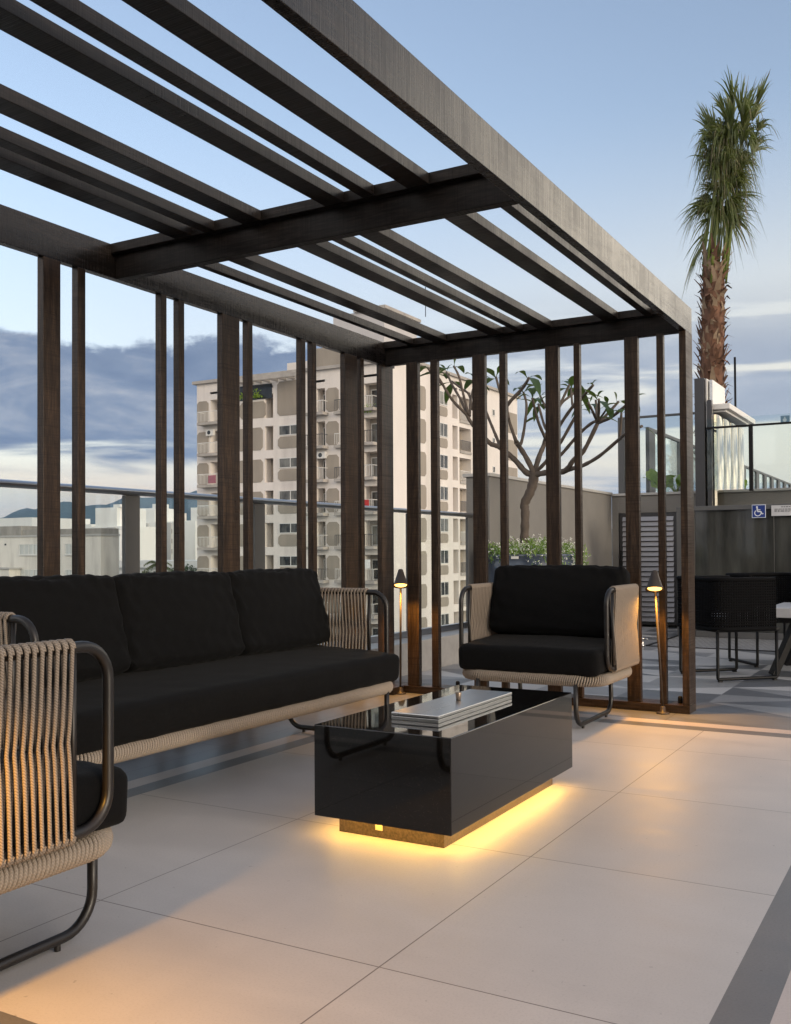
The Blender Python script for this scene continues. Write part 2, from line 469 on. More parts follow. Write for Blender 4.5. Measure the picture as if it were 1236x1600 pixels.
def pattern(xa, xb, ya, yb, sx, sy):
    nx = max(1, round((xb-xa)/sx)); ny = max(1, round((yb-ya)/sy)); dx = (xb-xa)/nx; dy = (yb-ya)/ny
    for i in range(nx):
        for j in range(ny):
            a = (xa+i*dx, ya+j*dy, 0); b = (a[0]+dx, a[1], 0); c = (a[0]+dx, a[1]+dy, 0); d = (a[0], a[1]+dy, 0)
            m1, m2 = rnd.choice([4, 4, 5, 6, 6]), rnd.choice([4, 5, 5, 6])
            if (i+j) % 2: tri(a, b, c, m1); tri(a, c, d, m2)
            else: tri(a, b, d, m1); tri(b, c, d, m2)
pattern(X0, X1, 6.20, 10.15, .62, .38)
pattern(X0, -2.80, 10.15, 12.7, .53, .38)
fl.quad((-2.80, 10.15, 0), (X1, 10.15, 0), (X1, 12.7, 0), (-2.80, 12.7, 0), 7)
floor = obj('terrace_floor', fl, [M_BEIGE, M_BDARK, M_BLIGHT, M_GREY]+M_TRI+[M_GRATE])
struct(floor)
lip = MB(); lip.box(-2.80, X1, 10.135, 10.165, .002, .008); lip.box(-2.815, -2.785, 10.165, 12.62, .002, .008)
tag(obj('floor_trim', lip, M_BLKMETAL), 'thin black metal trim edging the woven grey floor grating', 'trim')

# ------------------------------------------------------------------ pergola
pg = thing('pergola', 'dark stained timber pergola of slats and posts framing the black lounge seating', 'pergola', (-2.5, 3.5, 0))
def P(name, x0, x1, y0, y1, z0, z1, m, bev=.002, label=None):
    c = ((x0+x1)/2, (y0+y1)/2, (z0+z1)/2)
    mb = MB().box(x0-c[0], x1-c[0], y0-c[1], y1-c[1], z0-c[2], z1-c[2])
    o = obj(name, mb, m, pg, bevel=bev, loc=(c[0]+2.5, c[1]-3.5, c[2]))
    if label: o['label'] = label
    return o
YF, YB = .86, 6.222
P('beam', -1.452, -1.410, YF, YB, 2.349, 2.514, W_BY)
P('beam', -3.602, -3.560, YF, YB, 2.349, 2.514, W_BY)
# cross beams with the battens that close the slots between the rafters
for (ya, yb, nm) in ((3.465, 3.513, 0), (6.090, 6.137, 1), (.862, .909, 2)):
    P('crossbeam', -3.5595, -1.4525, ya, yb, 2.3475, 2.4665, W_BX)
    P('batten', -3.5595, -1.4525, ya-.034, ya+.012, 2.4675, 2.5145, W_BX)
bay1 = [(-3.143, -3.040), (-2.965, -2.905), (-2.741, -2.640), (-2.300, -2.203), (-2.110, -2.055), (-1.900, -1.800)]
bay2 = [(-3.352, -3.309), (-3.150, -3.050), (-2.726, -2.624), (-2.525, -2.475), (-2.374, -2.273), (-1.932, -1.828), (-1.664, -1.614)]
for a, b in bay1: P('rafter', a, b, .918, 3.4305, 2.468, 2.513, W_RY)
for a, b in bay2: P('rafter', a, b, 3.4785, 6.0555, 2.468, 2.513, W_RY)
lp = [(3.025, 3.123), (3.225, 3.272), (3.780, 3.822), (3.915, 3.957), (4.271, 4.422), (4.498, 4.543), (5.034, 5.081), (5.157, 5.203), (5.545, 5.702), (5.748, 5.790)]
for a, b in lp: P('post', -3.600, -3.559, a, b, .0525, 2.3485, W_PZ)
P('corner_post', -3.600, -3.558, 6.027, 6.192, .0525, 2.3485, W_PZ)
bp = [(-3.377, -3.284), (-3.183, -3.129), (-2.858, -2.764), (-2.656, -2.610), (-2.327, -2.236), (-2.131, -2.091), (-1.797, -1.711), (-1.593, -1.551)]
for a, b in bp: P('post', a, b, 6.064, 6.106, .0525, 2.347, W_PZ)
P('corner_post', -1.451, -1.409, 6.053, 6.2215, .0525, 2.3485, W_PZ)
P('corner_post', -1.451, -1.409, .862, 1.03, .0525, 2.3485, W_PZ)
P('corner_post', -3.600, -3.558, .862, 1.03, .0525, 2.3485, W_PZ)
P('sill', -3.5575, -1.408, 6.050, 6.2205, .0015, .0515, W_SX)
P('sill', -3.602, -3.5585, YF, YB, .0015, .0515, W_SY)
P('sill', -3.5575, -3.40, 5.90, 6.049, .0015, .0505, W_SX, label='short timber block in the back corner of the sill')
for (x, y) in ((-1.487, 6.14), (-3.02, 6.14)):
    k = MB(); k.lathe([(0, .044), (.010, .043), (.0145, .036), (.015, .028), (.014, 0)][::-1], 12)
    obj('floor_spot', k, M_BLKMETAL, pg, loc=(x+2.5, y-3.5, .0515), smooth=True)

# ------------------------------------------------------------------ rope furniture
R_T, R_R = .014, .0053
def rope_panel(s0, s1, zb, zt, place, pitch=.0208):
    """strands wound round a top and a bottom tube; place(s, off, z) -> local point"""
    mb = MB(); R = R_T+R_R*.95
    n = int((s1-s0)/pitch)
    arc = [i*pi/5 for i in range(6)]
    zs = [i/12 for i in range(13)]
    for k in range(n+1):
        s = s0+(s1-s0)*k/n
        ph = random.uniform(-.0012, .0012)
        for side, ds in ((1, 0.0), (-1, pitch*.30)):
            if k == n and side < 0: continue
            pts = []
            # half turn over the top tube, strand down one side, half turn below
            for a in arc: pts.append(place(s+ds+ph*.3, -side*R*cos(a), zt+R*sin(a)))
            for t in zs[1:-1]:
                w = abs(2*t-1); off = side*R*(.12+.88*w**.75)
                pts.append(place(s+ds+ph*sin(pi*t)+side*.0022*sin(pi*t), off, zt+(zb-zt)*t))
            for a in arc: pts.append(place(s+ds, side*R*cos(a), zb-R*sin(a)))
            mb.tube(pts, R_R, 7, cap=True)
    return mb

def rim_ropes(path, a, b, pitch, rr=.0056, lean=.010):
    """cord wound obliquely around a closed path lying in a horizontal plane"""
    P_ = [Vector(p) for p in path]; N = len(P_); L = [0.0]
    for i in range(N): L.append(L[-1]+(P_[(i+1) % N]-P_[i]).length)
    tot = L[-1]; turns = int(tot/pitch); mb = MB(); per = 12
    def at(s):
        s %= tot
        lo, hi = 0, N
        while hi-lo > 1:
            mid = (lo+hi)//2
            if L[mid] <= s: lo = mid
            else: hi = mid
        t = (s-L[lo])/max(1e-9, L[lo+1]-L[lo])
        p = P_[lo].lerp(P_[(lo+1) % N], t)
        d0 = P_[(lo+1) % N]-P_[(lo-1) % N]; d1 = P_[(lo+2) % N]-P_[lo]
        d = d0.normalized().lerp(d1.normalized(), t).normalized()
        return p, d
    for k in range(turns):
        pts = []
        for j in range(per):
            ph = 2*pi*j/per
            s = k*tot/turns + lean*sin(ph)
            p, d = at(s); out = Vector((d.y, -d.x, 0))
            pts.append(p+out*(cos(ph)*a)+Vector((0, 0, sin(ph)*b)))
        mb.tube(pts, rr, 6, closed=True)
    return mb

def cushion(hx, hy, hz, rad, bulge=.02, wr=.003, seed=0, n=(26, 22, 10), tilt=0, lean=None, edge=.0):
    """soft box: rounded edges, crowned faces, shallow folds"""
    rn = random.Random(seed)
    mb = MB(); idx = {}
    def grid(n_): 
        return [-cos(pi*i/n_)*.55+(-1+2*i/n_)*.45 for i in range(n_+1)]
    G = [grid(k) for k in n]
    ph = [rn.uniform(0, 6) for _ in range(8)]
    def vert(p):
        key = tuple(round(c, 5) for c in p)
        if key in idx: return idx[key]
        h = Vector((hx, hy, hz)); q = Vector((p[0]*hx, p[1]*hy, p[2]*hz))
        cl = Vector((max(-hx+rad, min(hx-rad, q.x)), max(-hy+rad, min(hy-rad, q.y)), max(-hz+rad, min(hz-rad, q.z))))
        d = q-cl
        if d.length > 1e-9:
            d = d.normalized()*rad
        q = cl+d
        fx, fy, fz = 1-p[0]**2, 1-p[1]**2, 1-p[2]**2
        q.z += bulge*p[2]*fx*fy*1.0
        q.y += bulge*.55*p[1]*fx*fz
        q.x += bulge*.45*p[0]*fy*fz
        # folds fanning from the edges
        u, v = p[0]*3.1, p[1]*3.1
        f = sin(9*u+2.2*sin(2*v+ph[0])+ph[1])*.5+sin(15*u+3*v+ph[2])*.3+sin(5*v+2*u+ph[3])*.4
        q.z += wr*f*(abs(p[2])**3)*(.45+.9*max(abs(p[0]), abs(p[1]))**4)
        q.y += wr*f*(abs(p[1])**3)*.8
        k = len(mb.v); mb.v.append(q); idx[key] = k; return k
    for ax in range(3):
        a1, a2 = [(1, 2), (2, 0), (0, 1)][ax]
        for sgn in (-1, 1):
            for i in range(n[a1]):
                for j in range(n[a2]):
                    q = []
                    for (ii, jj) in ((i, j), (i+1, j), (i+1, j+1), (i, j+1)):
                        p = [0, 0, 0]; p[ax] = sgn; p[a1] = G[a1][ii]; p[a2] = G[a2][jj]; q.append(vert(tuple(p)))
                    if sgn < 0: q = q[::-1]
                    mb.face(q, 0, None, True)
    return mb
def xform(mb, mtx):
    mb.v = [tuple(mtx @ Vector(v)) for v in mb.v]; return mb

def rope_seat(name, label, cat, W, seats, inset, group=None, seed=1):
    """W = half distance between the arm loops; front is local -Y"""
    t = thing(name, label, cat, group=group)
    zb, zt = .334, .776
    # arm loops of bent tube with the inner bar that ends the cords
    for sx in (-1, 1):
        x = sx*W
        mb = MB()
        lp_ = rloop([(x, -.296, zb), (x, -.296, zt), (x, .296, zt), (x, .296, zb)], .085, 7)
        mb.tube(lp_, R_T, 12, closed=True)
        mb.tube([(x, -.185, zb+.005), (x, -.185, zt-.005)], .0085, 8)
        obj('arm_frame', mb, M_TUBE, t)
        rp = rope_panel(-.172, .262, zb, zt, lambda s, o, z, x=x: (x+o, s, z))
        obj('arm_cords', rp, M_ROPE, t)
    mb = MB()
    yb = .296
    lp_ = rloop([(-W+.05, yb, zb), (-W+.05, yb, zt), (W-.05, yb, zt), (W-.05, yb, zb)], .05, 5)
    mb.tube(lp_, R_T, 10, closed=True)
    obj('back_frame', mb, M_TUBE, t)
    obj('back_cords', rope_panel(-W+.10, W-.10, zb, zt, lambda s, o, z: (s, yb+o, z), .0208 if seats == 1 else .024), M_ROPE, t)
    # seat rim bound in cord
    rx, ry0, ry1 = W-.028, -.372, .285
    path = []
    pts = rloop([(-rx, ry0, .278), (rx, ry0, .278), (rx, ry1, .278), (-rx, ry1, .278)], .13, 14)
    # resample straight runs
    for i in range(len(pts)):
        a, b = pts[i], pts[(i+1) % len(pts)]
        k = max(1, int((b-a).length/.05))
        for j in range(k): path.append(a.lerp(b, j/k))
    obj('seat_rim', rim_ropes(path, .026, .029, .0128, .0058, .007), M_ROPE2, t)
    core = MB(); core.tube(path, .024, 8, closed=True); core.box(-rx+.02, rx-.02, ry0+.02, ry1-.02, .268, .292)
    obj('seat_deck', core, M_BLKMETAL, t)
    # sled legs
    for sx in (-1, 1):
        x = sx*(W-inset); mb = MB()
        p = rloop([(x, -.385, .262), (x, -.385, .027), (x, .262, .027), (x, .235, .262)], .095, 8, closed=False)
        mb.tube(p, .0135, 12)
        for yy in (-.27, .15): mb.lathe([(.0085, 0), (.0085, .02)], 10, c=(x, yy, .0005)); 
        obj('sled_leg', mb, M_TUBE, t)
    # cushions
    sc_ = cushion(W-.020, .335, .075, .036, .014, .0022, seed, (34 if seats == 1 else 70, 26, 10))
    xform(sc_, Matrix.Translation((0, -.065, .392)) @ Matrix.Rotation(radians(2.6), 4, 'X'))
    obj('seat_cushion', sc_, M_FAB, t)
    cw = (W-.02)*2/seats
    for i in range(seats):
        bc = cushion(cw/2-.003, .21, .075, .036, .026, .006, seed+20+i, (40, 30, 12))
        mtx = Matrix.Translation((-(W-.02)+cw*(i+.5), .152+.004*i, .690)) @ Matrix.Rotation(radians(74+(i % 2)*1.2), 4, 'X')
        xform(bc, mtx)
        obj('back_cushion', bc, M_FAB, t)
    return t

ch = rope_seat('rope_armchair', 'armchair with black cushions and cord arms facing the camera beyond the table', 'armchair', .447, 1, .15, 'rope armchairs with black cushions', 1)
ch.location = (-2.124, 5.575, 0)
ch2 = dup(ch, (-2.270, 1.452, 0), pi, 'nearest armchair, cropped at the left edge, its cord side glowing yellow')
so = rope_seat('sofa', 'long black three-seat sofa with cord-bound rim and arms along the timber posts', 'sofa', 1.178, 3, .155, None, 5)
so.location = (-3.0, 3.443, 0); so.rotation_euler = (0, 0, pi/2)

# ------------------------------------------------------------------ fire table
tb = thing('fire_table', 'low polished black granite block table glowing yellow underneath', 'coffee table', (-1.69, 3.41, 0))
def TP(name, x0, x1, y0, y1, z0, z1, m, bev=.002):
    return obj(name, MB().box(x0+1.69, x1+1.69, y0-3.41, y1-3.41, z0, z1), m, tb, bevel=bev)
TP('block', -1.954, -1.420, 2.832, 3.985, .080, .397, M_GRAN, .003)
pl = TP('plinth', -1.925, -1.504, 2.946, 3.968, .0005, .0795, pbr('bronze_speckled_plinth', (.085, .062, .04), .35, .3, .5, 120), .001)
ot = obj('outlet', MB().box(-1.7715+1.69, -1.743+1.69, 2.9405-3.41, 2.9455-3.41, .027, .049), pbr('yellowed_outlet', (.6, .5, .3), .4), tb, bevel=.001)
led = MB()
for (a, b, c, d) in ((-1.925, -1.50, 2.905, 2.917), (-1.478, -1.466, 2.905, 3.972), (-1.946, -1.936, 2.93, 3.95)):
    led.box(a+1.69, b+1.69, c-3.41, d-3.41, .0745, .0792)
obj('led_strip', led, M_LED, tb)
lid = TP('burner_lid', -1.766, -1.574, 3.046, 3.702, .4118, .4245, M_LID, .003)
obj('burner_tray', MB().box(-1.765+1.69, -1.575+1.69, 3.047-3.41, 3.701-3.41, .3972, .4102), M_LID, tb, bevel=.001)
obj('lid_gap_shade', MB().box(-1.762+1.69, -1.578+1.69, 3.05-3.41, 3.698-3.41, .4104, .4116), M_BLKMETAL, tb)  # black strip painting the shaded gap between lid and tray
kb = MB(); kb.lathe([(0, .0), (.0085, .0), (.0125, .030), (.0115, .0315), (0, .0315)], 20)
obj('knob', kb, pbr('turned_knob', (.32, .25, .19), .35, .6), lid, loc=(0.02, -.01, .4247), smooth=True)

# ------------------------------------------------------------------ bollard lamps
def lamp(x, y, dx, dy, label, rz=0.0, watts=1.0, cone=136):
    t = thing('bollard_lamp', label, 'garden lamp', (x, y, 0), rz, 'cone bollard lamps')
    b = MB(); b.lathe([(0, .0), (.040, .0), (.040, .006), (.034, .010), (.018, .013), (.016, .040), (.010, .045), (0, .045)], 20)
    obj('base', b, M_LAMP, t, smooth=True, loc=(0, 0, .001))
    p = MB(); p.tube([(0, 0, .03), (dx*.5, dy*.5, .42), (dx, dy, .815)], .0075, 10)
    obj('pole', p, M_LAMP, t)
    cx, cy = dx, dy
    s = MB(); s.lathe([(0, .122), (.0135, .121), (.017, .116), (.049, .012), (.058, .0), (.056, -.001), (.0465, .012), (.0155, .1), (0, .102)], 28)
    TL = radians(-20)
    so1 = obj('shade', s, M_LAMP, t, smooth=True, loc=(cx, cy-.048, .760)); so1.rotation_euler = (TL, 0, 0)
    q = MB(); q.lathe([(0, .0), (.040, .0), (.043, .004), (.040, .008), (0, .010)], 24)
    bo1 = obj('bulb', q, M_BULB, t, smooth=True, loc=(cx, cy-.0465, .7640)); bo1.rotation_euler = (TL, 0, 0)
    ld = bpy.data.lights.new('lamp_light', 'SPOT'); ld.energy = LAMP_W*watts; ld.color = (1.0, .47, .06); ld.shadow_soft_size = .028
    ld.spot_size = radians(cone); ld.spot_blend = .6
    lo = bpy.data.objects.new('lamp_light', ld); COL.objects.link(lo); lo.parent = t; lo.location = (cx, cy-.052, .757); lo.rotation_euler = (TL, 0, 0)
    return t
lamp(-1.560, 6.005, -.040, -.008, 'cone-shaded lamp beside the right corner of the timber frame, behind the armchair', radians(14.5), 1.3)
lamp(-3.392, 5.985, .006, .0, 'cone-shaded lamp behind the right end of the sofa, in front of the apartment tower', radians(29.5))
lamp(-1.700, 1.02, .0, .0, 'cone-shaded lamp behind the nearest armchair, casting yellow light on its cords', radians(165), 1.15, 126)
# ------------------------------------------------------------------ parapet kerb and glass railing
kb_ = MB(); kb_.box(-4.20, -3.862, -4.0, 9.0, -.4, .259)
kerb = tag(obj('parapet_kerb', kb_, M_CURB, bevel=.006), 'low grey stone kerb wall running along the roof edge under the glass railing', 'kerb wall')
rl = thing('glass_railing', 'glass roof-edge railing with flat silver handrail behind the sofa', 'railing', (-4.12, 4.0, .26))
def RP(name, x0, x1, y0, y1, z0, z1, m, bev=.003):
    return obj(name, MB().box(x0+4.12, x1+4.12, y0-4, y1-4, z0-.26, z1-.26), m, rl, bevel=bev)
hr = MB(); NH = 16
hpf = [(.038*cos(2*pi*i/NH), .0205*sin(2*pi*i/NH)) for i in range(NH)]
for y in (-8.0, 4.74): hr.v += [(a, y, 1.353-.26+b) for a, b in hpf]
for i in range(NH): hr.face((i, NH+i, NH+(i+1) % NH, (i+1) % NH), 0, None, True)
hr.face(list(range(NH))); hr.face(list(range(NH, 2*NH))[::-1])
obj('handrail', hr, M_RAIL, rl)
RP('base_channel', -4.165, -4.105, -4, 8.72, .2605, .312, M_RAIL)
pys = [2.88, 4.08, 5.27, 7.42, 8.62]
for y in pys: RP('rail_post', -4.145, -4.115, y, y+.115, .3125, 1.3325, M_GMETAL)
ed = [-4.0]+pys+[8.74]
for a, b in zip(ed[:-1], ed[1:]):
    RP('glass_pane', -4.158, -4.148, a+.01, b-.01, .3125, 1.3325, M_GLASS, 0)

# ------------------------------------------------------------------ walls at the back of the terrace
w1 = MB(); w1.box(-4.20, -3.95, 8.76, 12.70, -.02, 1.735)
wl = tag(obj('rendered_wall', w1, M_STUCCO), 'grey rough rendered wall behind the potted frangipani tree', 'wall')
c1 = MB(); c1.box(-4.23, -3.93, 8.735, 12.69, 1.7355, 1.768); obj('coping', c1, M_COPING, wl, bevel=.004)
w2 = thing('service_wall', 'grey rendered wall holding the louvred metal door', 'wall', (-3.5, 12.7, 0))
def WP_(name, x0, x1, y0, y1, z0, z1, m, par=None, bev=.003):
    return obj(name, MB().box(x0+3.5, x1+3.5, y0-12.7, y1-12.7, z0, z1), m, par or w2, bevel=bev)
WP_('wall', -3.949, -3.86, 12.705, 12.95, 0, 1.72, M_STUCCO); WP_('wall', -3.86, 9, 12.705, 12.95, 1.49, 1.72, M_STUCCO); WP_('wall', -3.03, 9, 12.705, 12.95, 0, 1.4895, M_STUCCO)
WP_('coping', -3.98, 9, 12.68, 12.97, 1.7205, 1.752, M_COPING)
dr = obj('louvre_door', MB().box(-.345, .41, 0, .05, .03, 1.485), M_DMETAL, w2, bevel=.002)
ls = MB()
for i in range(21):
    z = .10+i*.0655
    ls.bar((-.30, -.014, z), (.365, -.014, z), .006, .060, 0, up=(0, .42, .9))
obj('louvre_slats', ls, pbr('pale_louvre_metal', (.30, .30, .32), .35, .3, .06, 4), dr)
hd = MB(); hd.box(-.325, -.305, -.05, -.02, .8, 1.0); obj('door_pull', hd, M_BLKMETAL, dr, bevel=.004)

# smoked glass enclosure with signs
ge = thing('smoked_glass_screen', 'dark smoked glass screen with grey frame on the right', 'glass screen', (-2.7, 11.5, 0))
def GP(name, x0, x1, y0, y1, z0, z1, m, par=None, bev=.003):
    return obj(name, MB().box(x0+2.7, x1+2.7, y0-11.5, y1-11.5, z0, z1), m, par or ge, bevel=bev)
GP('frame_post', -2.80, -2.69, 11.47, 11.60, .002, 1.495, M_GMETAL); GP('frame_post', -2.685, -2.60, 11.475, 11.56, .002, 1.44, M_GMETAL)
GP('top_rail', -2.685, 4.0, 11.46, 11.58, 1.452, 1.503, M_GMETAL)
GP('bottom_rail', -2.595, 4.0, 11.47, 11.57, .002, .07, M_GMETAL)
xx = -2.595
for i, w in enumerate((.86, 1.1, 1.1, 1.1, 1.1)):
    GP('pane', xx+.003, xx+w-.003, 11.50, 11.51, .0705, 1.4515, M_SMOKE, None, 0); xx += w
# wheelchair symbol sign
sg = thing('wheelchair_sign', 'blue square sign with white wheelchair symbol on the dark glass', 'sign', (-1.8845, 11.452, 1.428))
obj('panel', MB().box(-.074, .074, -.003, .004, -.074, .074), pbr('white_sign_border', (.62, .66, .74), .4), sg, bevel=.002)
obj('blue_field', MB().box(-.067, .067, -.0045, -.0032, -.067, .067), pbr('sign_blue', (.010, .035, .20), .35), sg)
ic = MB()
def disc(cx, cz, r, n=16, y=-.006):
    ic.poly([(cx+r*cos(2*pi*i/n), y, cz+r*sin(2*pi*i/n)) for i in range(n)], (0, .0012, 0))
def limb(a, b, w): ic.bar((a[0], -.0055, a[1]), (b[0], -.0055, b[1]), w, .0012, 0, up=(0, -1, 0))
disc(-.018, .046, .0105)
limb((-.017, .034), (-.012, -.004), .015); limb((-.016, .016), (.018, .016), .009)
limb((-.013, -.003), (.020, -.003), .0135); limb((.0195, 0), (.036, -.032), .0125); limb((.034, -.031), (.050, -.026), .010)
for i in range(22):
    a0 = radians(128+i*11); a1 = radians(128+(i+1)*11)
    limb((-.010+.033*cos(a0), -.019+.033*sin(a0)), (-.010+.033*cos(a1), -.019+.033*sin(a1)), .0088)
obj('wheelchair_symbol', ic, pbr('sign_white', (.75, .77, .8), .45), sg)
nt = thing('notice_sign', 'pale notice board of small printed lines beside the blue wheelchair sign', 'sign', (-1.45, 11.452, 1.43))
obj('panel', MB().box(-.302, .36, -.003, .004, -.058, .058), pbr('notice_white', (.52, .52, .53), .5), nt, bevel=.001)
rt = random.Random(4)
for r, (z, a, b, h) in enumerate(((.040, -.20, .30, .008), (.016, -.27, .33, .006), (.003, -.27, .33, .006), (-.010, -.27, .28, .006), (-.040, -.02, .08, .006))):
    x = a; tx = MB()
    while x < b:
        w = rt.uniform(.012, .04); tx.box(x, min(b, x+w), -.0042, -.0032, z-h/2, z+h/2); x += w+.008
    obj('printed_line', tx, M_DMETAL, nt)

# ------------------------------------------------------------------ raised terrace behind, fences and the water-wall tower
ut = MB(); ut.box(-3.95, 12, 12.96, 60, -.5, 1.70)
struct(obj('upper_terrace', ut, M_CURB))
def fence(name, label, p0, along, length, posts, z0, z1, pw, rail_h, m, gl, group, glass_above=0.0, nopost=False):
    """posts: offsets of posts along the run"""
    t = thing(name, label, 'glass fence', (p0[0], p0[1], z0), 0, group)
    ax = 0 if along == 'x' else 1
    def bx(n, a, b, th, za, zb, mm, bev=.003):
        q = [(-th/2, th/2), (-th/2, th/2)]; q[ax] = (a, b)
        return obj(n, MB().box(q[0][0], q[0][1], q[1][0], q[1][1], za, zb), mm, t, bevel=bev)
    bx('top_rail', 0, length, .045, z1-z0-rail_h, z1-z0, m)
    for o in posts: bx('fence_post', o, o+pw, .05, 0, z1-z0-rail_h-.0005, m)
    e = [0]+[o for o in posts if 0 < o < length]+[length]
    for a, b in zip(e[:-1], e[1:]):
        if b-a > .05: bx('glass_panel', a+.003, b-.003, .010, .04, z1-z0-rail_h-.001+(glass_above and rail_h+glass_above), gl, 0)
    return t
fence('glass_fence', 'glass fence with grey end column on the service wall, left of the tall tower', (-3.88, 12.80), 'x', 1.05, [0.0], 1.753, 2.775, .085, .028, M_GMETAL, M_FGLASS, 'glass fences on the raised terrace')
fence('glass_fence', 'glass fence with thin dark handrail and blue tag above the smoked glass', (-2.60, 12.20), 'x', 4.0, [.49], 1.70, 2.495, .045, .022, M_BLKMETAL, M_FGLASS, 'glass fences on the raised terrace', .10)
sg2 = thing('blue_tag', 'small blue sticker on the glass above the thin dark handrail', 'sticker', (-1.70, 12.19, 2.525))
obj('plate', MB().box(-.05, .05, -.003, .003, -.046, .046), pbr('tag_blue', (.10, .19, .27), .5), sg2)
dd = MB(); dd.poly([(.022*cos(2*pi*i/14)-.004, -.0042, .022*sin(2*pi*i/14)-.006) for i in range(14)], (0, .001, 0)); dd.box(-.012, .004, -.0042, -.0032, .014, .032)
obj('tag_mark', dd, pbr('tag_pale', (.35, .45, .5), .5), sg2)
fence('slat_fence', 'long receding fence of grey posts and glass on the raised terrace', (-3.65, 13.38), 'y', 24, [0, 1.75, 3.5, 5.2, 6.9, 8.45]+[8.45+.98*k for k in range(1, 16)], 1.72, 2.70, .32, .045, M_GMETAL, M_FGLASS, 'glass fences on the raised terrace')

tw = thing('water_wall_tower', 'tall grey tower with fluted mirror-steel side below the palm', 'water wall', (-2.65, 12.3, 0))
def TW(name, x0, x1, y0, y1, z0, z1, m, bev=.004):
    return obj(name, MB().box(x0+2.65, x1+2.65, y0-12.3, y1-12.3, z0, z1), m, tw, bevel=bev)
TW('grey_slab', -2.747, -2.628, 12.22, 12.66, 1.503, 3.108, M_DMETAL); TW('pale_slab', -2.622, -2.600, 12.26, 12.66, 2.5, 3.10, M_WHITE); TW('white_cheek', -2.585, -2.545, 12.30, 13.05, 2.50, 3.09, M_STEEL)
TW('dark_frame', -2.599, -2.545, 12.215, 12.29, 1.503, 2.83, M_DMETAL)
flu = MB(); n = 96
prof = []
for i in range(n+1):
    y = 12.30+1.82*i/n; prof.append((-2.545+.045*abs(sin(pi*4*i/n))**.28+.012, y))
for i in range(n):
    a, b = prof[i], prof[i+1]
    k = len(flu.v); flu.v += [(a[0]+2.65, a[1]-12.3, 1.503), (b[0]+2.65, b[1]-12.3, 1.503), (b[0]+2.65, b[1]-12.3, 2.66), (a[0]+2.65, a[1]-12.3, 2.66)]
    flu.face((k, k+1, k+2, k+3), 0, None, True)
flu.box(0.03, .10, 0.0, 1.82, 1.503, 2.66)
obj('fluted_steel', flu, pbr('mirror_steel', (.60, .54, .42), .10, 1.0, .04, 3), tw)
cp = MB(); cp.box(.03, .30, .02, 1.80, 2.72, 2.79); cp.box(.08, .25, .06, 1.76, 2.69, 2.7195)
obj('light_hood', cp, M_WHITE, tw, bevel=.006)
an = MB(); an.tube([(0, 0, 0), (.0, 0, 3.1)], .022, 8); tag(obj('antenna_pole', an, M_BLKMETAL, loc=(-3.705, 20, 1.7)), 'thin dark upright pole standing right of the palm trunk', 'pole')

# ------------------------------------------------------------------ floor tap
tp = thing('floor_tap', 'small chrome tap standing on the patterned floor by the louvred door', 'tap', (-2.817, 10.05, 0))
t_ = MB(); t_.lathe([(0, 0), (.026, 0), (.026, .02), (.018, .028), (.018, .075), (.024, .08), (.024, .092), (.012, .098), (0, .1)], 16)
obj('body', t_, M_STEEL, tp, smooth=True, loc=(0, 0, .001)); t_ = MB(); t_.tube([(0, 0, .082), (.05, -.01, .086), (.06, -.012, .075)], .009, 8); obj('spout', t_, M_STEEL, tp)

